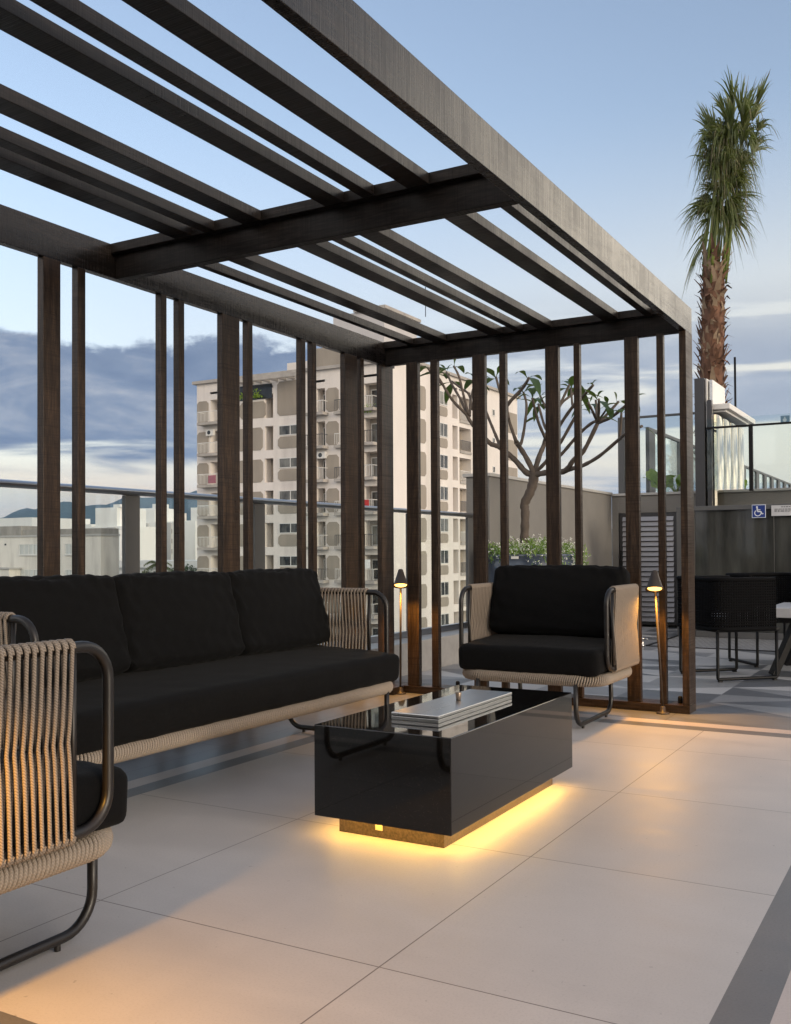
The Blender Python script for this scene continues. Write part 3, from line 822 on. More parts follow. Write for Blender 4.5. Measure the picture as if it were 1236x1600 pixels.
# ------------------------------------------------------------------ potted frangipani
BR = {
 'trunk': [(-3.688, 9.0, 0.955, 0.0427), (-3.687, 9.0, 1.075, 0.0427), (-3.679, 9.0, 1.201, 0.0427), (-3.671, 9.0, 1.384, 0.0427), (-3.677, 9.0, 1.467, 0.0445), (-3.622, 9.0, 1.573, 0.0458), (-3.587, 9.0, 1.672, 0.05), (-3.573, 9.0, 1.773, 0.0458)],
 'a': [(-3.573, 9.0, 1.76, 0.0305), (-3.632, 8.95, 1.91, 0.0256), (-3.691, 8.9, 2.029, 0.0244), (-3.697, 8.85, 2.062, 0.0256)],
 'a1': [(-3.697, 8.85, 2.062, 0.0183), (-3.746, 8.81, 2.243, 0.0146), (-3.758, 8.77, 2.377, 0.0146), (-3.724, 8.73, 2.431, 0.0183), (-3.569, 8.69, 2.551, 0.0165), (-3.478, 8.65, 2.645, 0.0134)],
 'a2': [(-3.671, 8.85, 2.023, 0.0183), (-3.669, 8.912, 2.073, 0.0159), (-3.66, 8.975, 2.243, 0.014), (-3.665, 9.038, 2.451, 0.0128), (-3.722, 9.1, 2.588, 0.0116)],
 'a3': [(-3.734, 8.75, 2.279, 0.014), (-3.832, 8.825, 2.484, 0.0134), (-3.932, 8.9, 2.732, 0.0116)],
 'c': [(-3.573, 9.0, 1.773, 0.0305), (-3.537, 9.05, 1.939, 0.0256), (-3.509, 9.1, 2.049, 0.0232), (-3.48, 9.15, 2.211, 0.0183), (-3.437, 9.2, 2.341, 0.0159), (-3.394, 9.25, 2.459, 0.0146), (-3.303, 9.3, 2.67, 0.0122)],
 'c1': [(-3.488, 9.1, 2.105, 0.0171), (-3.47, 9.0, 2.132, 0.0159), (-3.492, 8.9, 2.263, 0.0146), (-3.509, 8.8, 2.473, 0.0122)],
 'c2': [(-3.468, 9.1, 2.173, 0.0146), (-3.546, 9.2, 2.266, 0.0134), (-3.644, 9.3, 2.492, 0.0116)],
 'c3': [(-3.451, 9.2, 2.31, 0.014), (-3.582, 9.3, 2.487, 0.0122), (-3.662, 9.4, 2.592, 0.011)],
 'c4': [(-3.423, 9.05, 2.071, 0.0183), (-3.277, 8.962, 2.233, 0.0165), (-3.122, 8.875, 2.377, 0.0159), (-2.997, 8.788, 2.446, 0.0153), (-2.868, 8.7, 2.527, 0.0128)],
 'c5': [(-3.437, 9.2, 2.309, 0.014), (-3.399, 9.3, 2.473, 0.0128), (-3.319, 9.4, 2.573, 0.0122), (-3.286, 9.5, 2.652, 0.0116)],
 'c6': [(-3.138, 8.9, 2.363, 0.0122), (-3.179, 9.0, 2.429, 0.0116), (-3.226, 9.1, 2.589, 0.0104)],
 'd': [(-3.566, 9.0, 1.766, 0.0195), (-3.457, 8.96, 1.846, 0.0183), (-3.362, 8.92, 1.931, 0.0171), (-3.242, 8.88, 2.056, 0.0159), (-3.111, 8.84, 2.238, 0.0153), (-3.021, 8.8, 2.348, 0.0122)],
 'e': [(-3.573, 9.0, 1.747, 0.0305), (-3.411, 8.942, 1.761, 0.0281), (-3.253, 8.883, 1.753, 0.0281), (-3.167, 8.825, 1.779, 0.0256), (-3.085, 8.767, 1.855, 0.022), (-2.971, 8.708, 1.919, 0.0201), (-2.813, 8.65, 2.166, 0.0195)],
 'e1': [(-3.393, 9.0, 1.864, 0.0171), (-3.262, 8.93, 1.932, 0.0165), (-3.12, 8.86, 2.046, 0.0159), (-3.001, 8.79, 2.128, 0.0153), (-2.872, 8.72, 2.189, 0.0146), (-2.813, 8.65, 2.166, 0.0146)],
 'e2': [(-2.813, 8.65, 2.166, 0.0146), (-2.829, 8.575, 2.252, 0.0122), (-2.851, 8.5, 2.337, 0.011)],
 'e3': [(-2.813, 8.65, 2.166, 0.0134), (-2.848, 8.725, 2.289, 0.0122), (-2.878, 8.8, 2.399, 0.011)],
 'e4': [(-2.813, 8.65, 2.166, 0.0134), (-2.759, 8.525, 2.269, 0.0122), (-2.719, 8.4, 2.343, 0.0116)],
 'e5': [(-2.813, 8.65, 2.166, 0.0153), (-2.748, 8.675, 2.228, 0.0134), (-2.629, 8.7, 2.357, 0.0116)],
 'e6': [(-2.813, 8.65, 2.166, 0.0153), (-2.661, 8.567, 2.197, 0.0146), (-2.524, 8.483, 2.263, 0.0134), (-2.419, 8.4, 2.306, 0.0122)],
 'e7': [(-2.8, 8.65, 2.2, 0.0098), (-2.728, 8.575, 2.244, 0.0092), (-2.668, 8.5, 2.293, 0.0079)],
 'f': [(-3.239, 8.9, 1.753, 0.022), (-3.092, 8.8, 1.779, 0.0195), (-2.969, 8.7, 1.79, 0.0183), (-2.784, 8.6, 1.857, 0.0165), (-2.578, 8.5, 1.98, 0.0159), (-2.496, 8.4, 2.009, 0.014), (-2.382, 8.3, 2.035, 0.0134), (-2.282, 8.2, 2.051, 0.0116)],
 'f1': [(-2.566, 8.5, 1.989, 0.0134), (-2.539, 8.45, 2.101, 0.0122), (-2.517, 8.4, 2.207, 0.0104)],
 'p': [(-3.593, 9.0, 1.748, 0.0336), (-3.658, 8.978, 1.781, 0.0305), (-3.75, 8.956, 1.892, 0.0268), (-3.824, 8.933, 1.964, 0.0256), (-3.915, 8.911, 2.037, 0.0244), (-3.983, 8.889, 2.064, 0.0232), (-4.012, 8.867, 2.096, 0.022), (-4.099, 8.844, 2.189, 0.0201), (-4.172, 8.822, 2.287, 0.0183), (-4.21, 8.8, 2.367, 0.0171)],
 'p1': [(-4.21, 8.8, 2.367, 0.0159), (-4.306, 8.75, 2.475, 0.0153), (-4.355, 8.7, 2.562, 0.014), (-4.432, 8.65, 2.715, 0.0128), (-4.456, 8.6, 2.78, 0.0116)],
 'p2': [(-4.198, 8.8, 2.351, 0.0146), (-4.322, 8.9, 2.537, 0.0134), (-4.46, 9.0, 2.704, 0.0122), (-4.583, 9.1, 2.874, 0.011)],
 'p3': [(-4.189, 8.8, 2.363, 0.0146), (-4.262, 8.833, 2.585, 0.0128), (-4.325, 8.867, 2.772, 0.0116), (-4.399, 8.9, 2.887, 0.0104)],
 'p4': [(-4.175, 8.8, 2.349, 0.0134), (-4.254, 9.0, 2.565, 0.0122), (-4.289, 9.2, 2.791, 0.011)],
 'p5': [(-4.194, 8.9, 2.427, 0.0122), (-4.291, 9.033, 2.602, 0.0122), (-4.45, 9.167, 2.707, 0.0116), (-4.62, 9.3, 2.81, 0.011)],
 'q': [(-3.897, 8.95, 2.026, 0.0183), (-3.966, 9.03, 2.098, 0.0171), (-4.059, 9.11, 2.242, 0.0153), (-4.149, 9.19, 2.38, 0.014), (-4.264, 9.27, 2.612, 0.0122), (-4.329, 9.35, 2.737, 0.011)],
 'p6': [(-4.397, 8.65, 2.661, 0.0116), (-4.471, 8.6, 2.743, 0.011), (-4.516, 8.55, 2.829, 0.0098)],
}
TIPS = ['a1', 'a2', 'a3', 'c', 'c1', 'c2', 'c3', 'c4', 'c5', 'c6', 'd', 'e2', 'e3', 'e4', 'e5', 'e6', 'e7', 'f', 'f1', 'p1', 'p2', 'p3', 'p4', 'p5', 'q', 'p6']

POTC = Vector((-3.60, 9.02, 0))
pot = thing('planter_pot', 'large glazed blue-grey planter pot behind the right armchair', 'planter', tuple(POTC))
pm = MB(); pm.lathe([(0, .0), (.26, .0), (.30, .02), (.40, .35), (.455, .70), (.462, .88), (.452, .945), (.458, .962), (.450, .968), (.43, .955), (.42, .90), (0, .90)], 48)
obj('bowl', pm, M_GLAZE, pot, smooth=True, loc=(0, 0, .001))
pm = MB(); pm.box(-.035, .035, -.474, -.458, .925, .95); obj('maker_tag', pm, M_WHITE, pot)
fr = thing('frangipani_tree', 'bare-branched frangipani tree with leaf clusters in the glazed pot', 'tree', (POTC.x, POTC.y, .9))
O = Vector((POTC.x, POTC.y, .9))
tk = MB()
rt = random.Random(5)
def smoothpath(pts):
    out = []
    n = len(pts)
    for i in range(n-1):
        p0 = Vector(pts[max(0, i-1)][:3]); p1 = Vector(pts[i][:3]); p2 = Vector(pts[i+1][:3]); p3 = Vector(pts[min(n-1, i+2)][:3])
        for k in range(4):
            t = k/4
            q = .5*((2*p1)+(-p0+p2)*t+(2*p0-5*p1+4*p2-p3)*t*t+(-p0+3*p1-3*p2+p3)*t**3)
            out.append((q, pts[i][3]*(1-t)+pts[i+1][3]*t))
    out.append((Vector(pts[-1][:3]), pts[-1][3]))
    return out
for k, pts in BR.items():
    sp = smoothpath(pts)
    tk.tube([p-O for p, r in sp], [r*(1+.08*sin(i*2.3)) for i, (p, r) in enumerate(sp)], 9)
obj('trunk', tk, M_BARK, fr)
lf = MB()
def leaf(mb, p, d, up, L, W, droop, m=0, fold=.25):
    d = d.normalized(); side = d.cross(up).normalized(); nrm = side.cross(d).normalized()
    k = len(mb.v); n = 7
    for i in range(n+1):
        t = i/n
        w = W*(.10+.90*sin(pi*min(1, t**.8))**.8)*(1 if t < .97 else .1)*(t*2.2 if t < .3 else 1)*.5 if t > 0 else W*.05
        c = p+d*(L*t)*(1-.12*t*droop)+Vector((0, 0, -1))*(L*droop*t*t*.75)
        for q in (-1, 0, 1):
            mb.v.append(tuple(c+side*(w*q)+nrm*(abs(q)*w*fold)))
    for i in range(n):
        for q in range(2):
            a = k+i*3+q
            mb.face((a, a+1, a+4, a+3), m, None, True)
for tp_ in TIPS:
    p = Vector(BR[tp_][-1][:3]); q = Vector(BR[tp_][-2][:3]); ax = (p-q).normalized()
    big = 1.0 if p.x < -3.1 else .78
    n = rt.choice([3, 4, 4, 5]) if p.x < -3.2 else rt.choice([2, 3, 3])
    a0 = rt.uniform(0, 6.28)
    u = ax.orthogonal().normalized(); w = ax.cross(u)
    for i in range(n):
        a = a0+i*2.4+rt.uniform(-.3, .3)
        d = (u*cos(a)+w*sin(a))*rt.uniform(.7, 1.1)+ax*rt.uniform(.25, .75)+Vector((0, 0, .12))
        L = rt.uniform(.17, .28)*big
        leaf(lf, p-O-ax*rt.uniform(0, .03)+d.normalized()*.005, d, Vector((0, 0, 1)) if abs(d.normalized().z) < .95 else Vector((1, 0, 0)), L, L*rt.uniform(.30, .38), rt.uniform(.25, .95))
# a few stray leaves along the limbs
for (x, y, z, dx, dz) in ((-3.47, 8.95, 2.30, -.8, .1), (-3.75, 9.0, 2.62, .7, .3), (-3.0, 8.75, 2.45, .8, .1), (-2.78, 8.5, 2.2, .8, .0), (-2.72, 8.4, 2.25, .6, .4)):
    leaf(lf, Vector((x, y, z))-O, Vector((dx, .2, dz)), Vector((0, 0, 1)), .22, .075, .4)
obj('leaves', lf, M_LEAF, fr)
# flowering ground cover in the pot
fp = thing('white_flowers', 'mound of tiny white flowers filling the glazed pot round the trunk', 'flowers', (POTC.x, POTC.y, .9))
g1 = MB(); g2 = MB()
for i in range(2600):
    a = rt.uniform(0, 6.283); r = .455*sqrt(rt.random()); spill = r/.455
    base = Vector((r*cos(a), r*sin(a), .0)); h = rt.uniform(.06, .20)*(1.15-.35*spill)
    p = base+Vector((cos(a)*.07*spill*rt.random(), sin(a)*.07*spill*rt.random(), h+.035*sin(a*5+r*20)))
    if cos(a)*.9-sin(a)*.35 > .55 and spill > .75: p += Vector((cos(a)*.05, sin(a)*.03, -rt.uniform(0, .19)))
    if rt.random() < .74:
        for q in range(3):
            dd_ = Vector((rt.uniform(-1, 1), rt.uniform(-1, 1), rt.uniform(.0, 1))).normalized(); s_ = dd_.orthogonal().normalized()*.006
            e = p+dd_*.024-Vector((0, 0, rt.uniform(0, .06))); k = len(g1.v)
            b0 = p-Vector((0, 0, rt.uniform(.0, .05)))
            g1.v += [tuple(b0), tuple((b0+e)/2+s_), tuple(e), tuple((b0+e)/2-s_)]; g1.face((k, k+1, k+2, k+3))
    else:
        for q in range(5):
            c = p+Vector((rt.uniform(-.014, .014), rt.uniform(-.014, .014), rt.uniform(.0, .02))); k = len(g2.v); r_c = rt.uniform(.004, .0065)
            nn = Vector((rt.uniform(-.6, .6), rt.uniform(-.9, .1), rt.uniform(.3, 1))).normalized(); s1 = nn.orthogonal().normalized()*r_c; s2 = nn.cross(s1)
            g2.v += [tuple(c+s1), tuple(c+s2), tuple(c-s1), tuple(c-s2), tuple(c+nn*r_c*.5)]
            for z in range(4): g2.face((k+z, k+(z+1) % 4, k+4))
obj('foliage', g1, M_HERB, fp); obj('blossoms', g2, M_FLOWER, fp)

# broad-leaved plants on the raised terrace
def broad(x, y, z, n, L, label, seed):
    r = random.Random(seed); t = thing('broad_leaf_plant', label, 'plant', (x, y, z), 0, 'bright broad-leaved plants on the raised terrace')
    m1 = MB(); m2 = MB()
    for i in range(n):
        a = r.uniform(0, 6.28); tilt = r.uniform(.25, .8); h = r.uniform(.5, 1.0)*L*.55
        top = Vector((cos(a)*tilt*h*.6, sin(a)*tilt*h*.6, h))
        m2.tube([(0, 0, 0), tuple(top*.5+Vector((0, 0, .03))), tuple(top)], [.012, .009, .006], 6)
        leaf(m1, top, Vector((cos(a)*tilt, sin(a)*tilt, 1.0-tilt*.6)), Vector((0, 0, 1)) if tilt > .5 else Vector((sin(a), -cos(a), 0)), L*r.uniform(.6, .9), L*r.uniform(.34, .46), r.uniform(.2, .6), 0, .15)
    obj('leaf_blades', m1, M_BANANA, t); obj('stalks', m2, M_PETIOLE, t)
broad(-3.44, 13.25, 1.70, 9, .42, 'bright green broad-leaved plant left of the tower behind the timber corner post', 2)
broad(-3.28, 13.45, 1.70, 9, .36, 'yellow-green broad-leaved plant close to the foot of the tall grey tower', 9)
broad(-3.18, 16.6, 1.70, 7, .45, 'yellow-green plant showing between the fluted steel and the grey fence posts', 14)

# ------------------------------------------------------------------ palm with its fronds tied up
PB = Vector((-3.40, 16.5, 1.7))
pa = thing('palm_tree', 'tall palm with shaggy brown trunk and tied-up fronds against the sky', 'palm tree', tuple(PB))
rp = random.Random(21)
axis = [Vector((0, 0, 0)), Vector((-.03, 0, 1.6)), Vector((.0, 0, 2.9)), Vector((.03, 0, 3.9)), Vector((.10, 0, 4.7)), Vector((.27, 0, 5.7)), Vector((.50, 0, 6.75)), Vector((.56, 0, 7.2))]
zz = [a.z for a in axis]
def ax_at(z):
    for i in range(len(zz)-1):
        if zz[i] <= z <= zz[i+1]:
            t = (z-zz[i])/(zz[i+1]-zz[i]); return axis[i].lerp(axis[i+1], t)
    return axis[-1]
tkm = MB(); tkm.tube([ax_at(z*.2) for z in range(0, 21)], [.225-.0028*z for z in range(0, 21)], 16)
obj('trunk', tkm, M_BOOT, pa)
bo = MB()
for i in range(430):
    z = .2+3.95*(i/430.0); a = i*2.399+rp.uniform(-.3, .3); c = ax_at(z); R = .215-.012*z
    d = Vector((cos(a), sin(a), 0)); s = Vector((-sin(a), cos(a), 0)); L = rp.uniform(.10, .30); w = rp.uniform(.022, .06)
    fl_ = rp.uniform(.02, .17); tw_ = rp.uniform(-.09, .09); cu = rp.choice([1, 1, .55, -.5])
    p0 = c+d*(R-.01); p1 = p0+Vector((0, 0, L*.5))+d*fl_*.4; p2 = p0+Vector((0, 0, L*.5+L*.5*cu))+d*fl_+s*tw_
    k = len(bo.v); bo.v += [tuple(p0-s*w), tuple(p0+s*w), tuple(p1-s*w*.75+d*.008), tuple(p1+s*w*.75+d*.008), tuple(p2-s*w*.25), tuple(p2+s*w*.25)]
    m_ = rp.choice([0, 0, 1]); bo.face((k, k+1, k+3, k+2), m_); bo.face((k+2, k+3, k+5, k+4), m_)
obj('leaf_bases', bo, [M_BOOT, M_BOOT2], pa)
pe = MB(); fm = MB()
def frond(p, d, L, spread, n, droop, R_):
    """fan leaf: blades radiating from p about direction d"""
    d = d.normalized(); s = d.cross(Vector((rp.uniform(-1, 1), rp.uniform(-1, 1), .2))).normalized(); nn = s.cross(d)
    for i in range(n):
        t = (i/(n-1)-.5)*2; a = t*spread
        bd = (d*cos(a)+s*sin(a)+nn*rp.uniform(-.12, .12)).normalized(); l = L*rp.uniform(.75, 1.05)*(1-.18*abs(t)); w = rp.uniform(.012, .021)
        sd = bd.cross(Vector((cos(i*1.7), sin(i*1.7), .3))).normalized(); k = len(fm.v); N = 5
        g = rp.uniform(.5, 1.35)*droop
        for j in range(N+1):
            q = j/N; c = p+bd*(l*q)+Vector((0, 0, -1))*(l*g*q**2.4)+Vector((0, 0, -.05))*0
            ww = w*(1-q**1.5)*(.5+.5*min(1, q*4))+.0015
            fm.v += [tuple(c-sd*ww), tuple(c+sd*ww)]
        for j in range(N): fm.face((k+2*j, k+2*j+1, k+2*j+3, k+2*j+2), 1 if (j == N-1 and rp.random() < .35) else 0)
for i in range(120):
    z = 4.75+1.45*(i/119.0)**.9; c = ax_at(z); a = rp.uniform(0, 6.283) if i % 3 else rp.choice([0.0, pi])+rp.uniform(-.6, .6)
    r = (.13+.19*(z-4.7))*rp.uniform(.05, 1.15)
    p = c+Vector((cos(a)*r, sin(a)*r, 0))
    st = ax_at(3.75+rp.uniform(0, .35))
    if i < 60 and i % 2 == 0: pe.tube([st+Vector((cos(a)*.19, sin(a)*.19, -.1)), st.lerp(p, .5)+Vector((cos(a)*.10, sin(a)*.10, 0)), p], [.020, .016, .010], 6)
    up = Vector((cos(a)*.36, sin(a)*.36, 1.0)) if i > 24 else Vector((cos(a)*.55, sin(a)*.55, .45))
    frond(p, up, rp.uniform(.52, .74)+.07*(z-4.7), rp.uniform(.45, 1.0), 18, rp.uniform(.7, 1.7), r)
for i in range(16):      # the bundle opens upward at the top like a brush
    a = i*2.399; c = ax_at(6.0+.5*(i/15.0)); rr_ = .10+.22*((i*7) % 16)/16.0
    frond(c+Vector((cos(a)*rr_*1.25, sin(a)*rr_, 0)), Vector((cos(a)*.42, sin(a)*.42, 1.25)), rp.uniform(.62, .86), rp.uniform(.3, .55), 18, rp.uniform(.12, .4), 0)
for i in range(9):       # loose lower blades hanging round the petioles
    a = i*.9+2; z = rp.uniform(4.3, 4.95); c = ax_at(z)
    frond(c+Vector((cos(a)*.14, sin(a)*.14, 0)), Vector((cos(a)*.45, sin(a)*.45, -.3)), rp.uniform(.35, .6), .5, 8, rp.uniform(.6, 1.0), 0)
obj('petioles', pe, M_PETIOLE, pa); obj('fronds', fm, [M_PALMLEAF, M_PALMDRY], pa)
# ------------------------------------------------------------------ woven dining chairs and low table on the right
def woven_chair(name, label, loc, rz):
    """front is local -Y; tub of flat woven cord, two sled legs"""
    t = thing(name, label, 'chair', loc, rz, 'black woven tub chairs')
    path = rloop([(-.30, -.22, 0), (-.30, .29, 0), (.30, .29, 0), (.30, -.22, 0)], .10, 6, closed=False)
    L = [0]
    for a, b in zip(path[:-1], path[1:]): L.append(L[-1]+(b-a).length)
    def at(s):
        for i in range(len(L)-1):
            if s <= L[i+1] or i == len(L)-2:
                q = (s-L[i])/max(1e-9, L[i+1]-L[i]); return path[i].lerp(path[i+1], q)
    z0, z1 = .40, .775
    mb = MB(); n = int(L[-1]/.0205); rr = random.Random(hash(name) % 7)
    for i in range(n+1):
        p = at(L[-1]*i/n)
        mb.tube([(p.x, p.y, z0+(z1-z0)*k/8) for k in range(9)], .0085+rr.uniform(-.0008, .0008), 6)
    for k in range(19):
        z = z0+.012+(z1-z0-.02)*k/18
        rad = .0088 if k not in (3, 4, 5) else .0068
        mb.tube([(p.x, p.y, z) for p in path], rad, 6)
    mb.tube([(p.x, p.y, z1) for p in path], .017, 8); mb.tube([(p.x, p.y, z0) for p in path], .017, 8)
    obj('woven_tub', mb, M_BLACK, t)
    s = MB(); s.box(-.29, .29, -.27, .27, .375, .412); obj('seat_frame', s, M_BLKMETAL, t, bevel=.012)
    c = cushion(.265, .26, .04, .03, .012, .001, 3, (14, 14, 6)); xform(c, Matrix.Translation((0, -.01, .452))); obj('seat_cushion', c, pbr('light_grey_cushion', (.42, .42, .42), .9, bump=.2), t)
    for sx in (-1, 1):
        m = MB(); x = sx*.265
        m.tube(rloop([(x, -.255, .40), (x, -.255, .022), (x, .255, .022), (x, .255, .40)], .012, 3, closed=False), .0125, 8)
        for y in (-.235, .235): m.box(x-.012, x+.012, y-.015, y+.015, .001, .012)
        obj('sled_leg', m, M_BLKMETAL, t)
    return t
woven_chair('woven_chair', 'black woven tub chair nearest the timber frame, seen from behind on the patterned floor', (-1.56, 7.975, 0), radians(134))
woven_chair('woven_chair', 'black woven tub chair farther back, partly cropped at the right edge by the smoked glass', (-1.40, 9.07, 0), radians(37))
lt = thing('low_table', 'low grey-topped table with splayed black legs cropped at the right edge', 'table', (-.80, 8.62, 0))
obj('table_top', MB().box(-.50, .9, -.45, .45, .462, .54), pbr('grey_table_top', (.40, .40, .41), .35), lt, bevel=.006)
obj('under_frame', MB().box(-.42, .82, -.38, .38, .418, .4615), M_BLKMETAL, lt)
for sx, xa, xb in ((-1, -.30, -.46), (1, .70, .86)):
    for sy in (-1, 1):
        obj('leg', MB().bar((xa, sy*.30, .418), (xb, sy*.40, .004), .09, .05), M_BLKMETAL, lt, bevel=.004)

# ------------------------------------------------------------------ ground, hills
GZ = -19.0
g = MB(); S = 9000.0
g.quad((-S, -S, GZ), (S, -S, GZ), (S, S*1.2, GZ), (-S, S*1.2, GZ))
struct(obj('ground', g, pbr('city_ground', (.24, .235, .215), .95, 0, .3, .01)))
cw = MB(); cw.box(-4.2, 7.5, -4.9, -3.9, .002, 4.4); tag(obj('unseen_shade_wall', cw, M_STUCCO), 'unseen wall added behind the viewpoint to shade the foreground', 'wall')  # unseen wall added to keep low sky light off the foreground
bl = MB(); bl.box(-4.19, 14, -6, 62, GZ, -.51); tag(obj('host_building', bl, M_BWHITE), 'building underneath the roof terrace', 'building')
sl = MB(); sl.box(-4.19, 14, -5, 62, -.5, -.03); struct(obj('terrace_slab', sl, M_CURB))
prof = [(-100, 1.2), (-85, 1.7), (-72, 1.5), (-62, 2.4), (-57, 2.0), (-53.76, 2.261), (-51.85, 1.863), (-51.36, 2.181), (-50.94, 2.395), (-50.38, 2.541), (-49.99, 2.404), (-49.39, 2.693), (-48.72, 2.877), (-48.28, 2.918), (-47.77, 2.709), (-47.36, 2.641), (-46.85, 2.753), (-46.33, 2.721), (-45.81, 2.906), (-45.29, 3.2), (-44.94, 3.312), (-44.34, 3.136), (-43.71, 3.177), (-42.92, 3.22), (-42.1, 3.262), (-41.38, 3.597), (-40.47, 3.382), (-37.91, 3.095), (-34.2, 2.347), (-25, 1.6), (-10, .9), (5, .7), (30, .8), (60, .6)]
def hz(az):
    for (a, h), (b, k) in zip(prof[:-1], prof[1:]):
        if a <= az <= b:
            t = (az-a)/(b-a); return h*(1-t)+k*t
    return .5
hm = MB(); D0 = 5200.0; NA, NR = 420, 18
rh = random.Random(8); jit = [rh.uniform(-1, 1) for _ in range(4000)]
for i in range(NA+1):
    az = -100+160*i/NA; H = hz(az)
    for j in range(NR+1):
        q = j/NR; d = D0*(.72+.56*q)
        ridge = max(0, 1-abs(q-.5)*2)**.85
        gul = 1-.16*abs(sin(az*1.9+q*5+sin(az*.7)*2))*(1-ridge)-.05*jit[(i*7+j*31) % 4000]*(1-ridge)
        z = GZ-5+(D0*math.tan(radians(H))+1-GZ+5)*ridge*gul if ridge > 0 else GZ-5
        hm.v.append((d*sin(radians(az)), d*cos(radians(az)), z))
for i in range(NA):
    for j in range(NR):
        a = i*(NR+1)+j; hm.face((a, a+1, a+NR+2, a+NR+1), 0, None, True)
struct(obj('hills', hm, pbr('forested_hills', (.022, .04, .03), .95, 0, .5, .004, bump=.6, bscale=.02, bdist=20)))

# ------------------------------------------------------------------ city
def building(name, label, root, boxes, wins=(), group=None, pane=None):
    """boxes: (part name, x0,x1,y0,y1,z0,z1, material); wins: (x0,x1,z0,z1, y, facing '-y' / '+x')"""
    t = thing(name, label, 'building', root, 0, group); R = Vector(root)
    for (nm, x0, x1, y0, y1, z0, z1, m) in boxes:
        obj(nm, MB().box(x0-R.x, x1-R.x, y0-R.y, y1-R.y, z0-R.z, z1-R.z), m, t)
    for (x0, x1, z0, z1, y, fc) in wins:
        w = MB(); p = MB(); e = .07
        def bx(mb, a, b, c, d, o0, o1):
            if fc == '-y': mb.box(a-R.x, b-R.x, y-o1-R.y, y-o0-R.y, c-R.z, d-R.z)
            else: mb.box(y+o0-R.x, y+o1-R.x, a-R.y, b-R.y, c-R.z, d-R.z)
        bx(w, x0, x1, z0, z0+e, .01, .09); bx(w, x0, x1, z1-e, z1, .01, .09); bx(w, x0, x0+e, z0+e, z1-e, .01, .09); bx(w, x1-e, x1, z0+e, z1-e, .01, .09)
        nm_ = max(1, round((x1-x0)/.9))
        for k in range(1, nm_): bx(w, x0+(x1-x0)*k/nm_-e*.4, x0+(x1-x0)*k/nm_+e*.4, z0+e, z1-e, .01, .08)
        bx(w, x0-.1, x1+.1, z0-.09, z0, .01, .16)
        bx(p, x0+e, x1-e, z0+e, z1-e, .012, .04)
        fo = obj('window', w, M_WFRAME, t); obj('pane', p, pane or M_WIN, fo)
    return t
CG = 'city buildings beyond the railing'
YL = 77.0
lw = []
for k, zc in enumerate((1.5, -1.42, -4.3)):
    for (a, b) in ((-94.6, -91.3), (-86.9, -84.9)): lw.append((a, b, zc-.62, zc+.62, YL, '-y'))
building('old_building', 'stained low building with grey concrete parapet and curtained windows at the left', (-90, YL, GZ),
  [('wall', -99, -81.4, YL, YL+2.7, GZ, 2.95, M_OLDWALL), ('rear_wing', -99, -92.2, YL+2.701, YL+12, GZ, 2.9, M_OLDWALL), ('cornice', -99, -81.3, YL-.12, YL+2.8, 2.951, 3.15, M_COPING),
   ('parapet', -94.19, -81.4, YL+.05, YL+2.65, 3.151, 3.78, M_OLDCON), ('parapet', -99, -94.2, YL-.1, YL+4, 3.152, 4.25, M_OLDCON), ('lean_to', -99, -94.4, YL-1.6, YL-.01, GZ, -.75, M_OLDWALL), ('lean_to_roof', -99, -94.1, YL-1.8, YL-.005, -.749, -.6, M_COPING),
   ('vent', -97.2, -96.9, YL-.02, YL, 2.0, 2.2, M_DARKWIN)], lw, CG, M_CURT)
building('white_block', 'plain white rooftop block rising behind the stained low building', (-135, 108, GZ), [('wall', -141, -129.7, 108, 118, GZ, 6.9, M_BWHITE), ('hut', -120.6, -116, 112, 118, GZ, 4.7, M_BWHITE), ('brick_patch', -120.4, -119, 111.95, 111.998, 3.3, 4.2, pbr('salmon_brick', (.42, .22, .15), .9))], (), CG)
wA = [(x, x+1.6, z, z+1.5, 200, '-y') for z in (2.2, -1.0, 6.0) for x in (-226, -220, -214.5, -206.5)]
building('white_tower', 'white apartment tower with a pale upper block, just left of the railing post', (-212, 200, GZ),
  [('wall', -229, -201.6, 200, 215, GZ, 8.6, M_BWHITE), ('upper_block', -214.1, -205.6, 200.5, 212, 8.601, 14.0, M_BWHITE), ('cap', -207.5, -204.6, 201, 206, 14.001, 14.9, M_BWHITE), ('grey_bay', -208.6, -205.4, 199.6, 199.999, GZ, 8.4, M_BGREY)], wA, CG, M_DARKWIN)
wB = [(x, x+1.5, z, z+1.6, 230, '-y') for z in (7.0, 3.9, .7) for x in (-223.6, -213.4, -210.6)]
building('white_tower', 'grey and white apartment tower just right of the railing post, below the hills', (-213, 230, GZ),
  [('wall', -232, -202.6, 230, 246, GZ, 10.8, M_BWHITE), ('upper_block', -226, -220.3, 231, 240, 10.801, 15.3, M_BWHITE), ('cap', -221.3, -219, 231, 236, 15.301, 16.6, M_BWHITE), ('grey_bay', -224.8, -221.9, 229.5, 229.999, GZ, 10.5, M_BGREY), ('grey_bay', -216.5, -212.2, 229.5, 229.999, GZ, 10.4, M_BGREY), ('roof_hut', -218.5, -217.6, 231, 234, 10.801, 12.2, M_BWHITE)], wB, CG, M_DARKWIN)
building('slim_white_tower', 'slim white tower block beside the left edge of the big apartment building', (-230, 262, GZ),
  [('wall', -241, -227.5, 262, 274, GZ, 12.4, M_BWHITE), ('upper_block', -233.3, -229, 262.5, 270, 12.401, 16.9, M_BWHITE), ('grey_bay', -236.5, -233.6, 261.5, 261.999, GZ, 12, M_BGREY)], [(-235.9, -234.6, z, z+1.8, 261.48, '-y') for z in (8.5, 5.0, 1.6)], CG, M_DARKWIN)
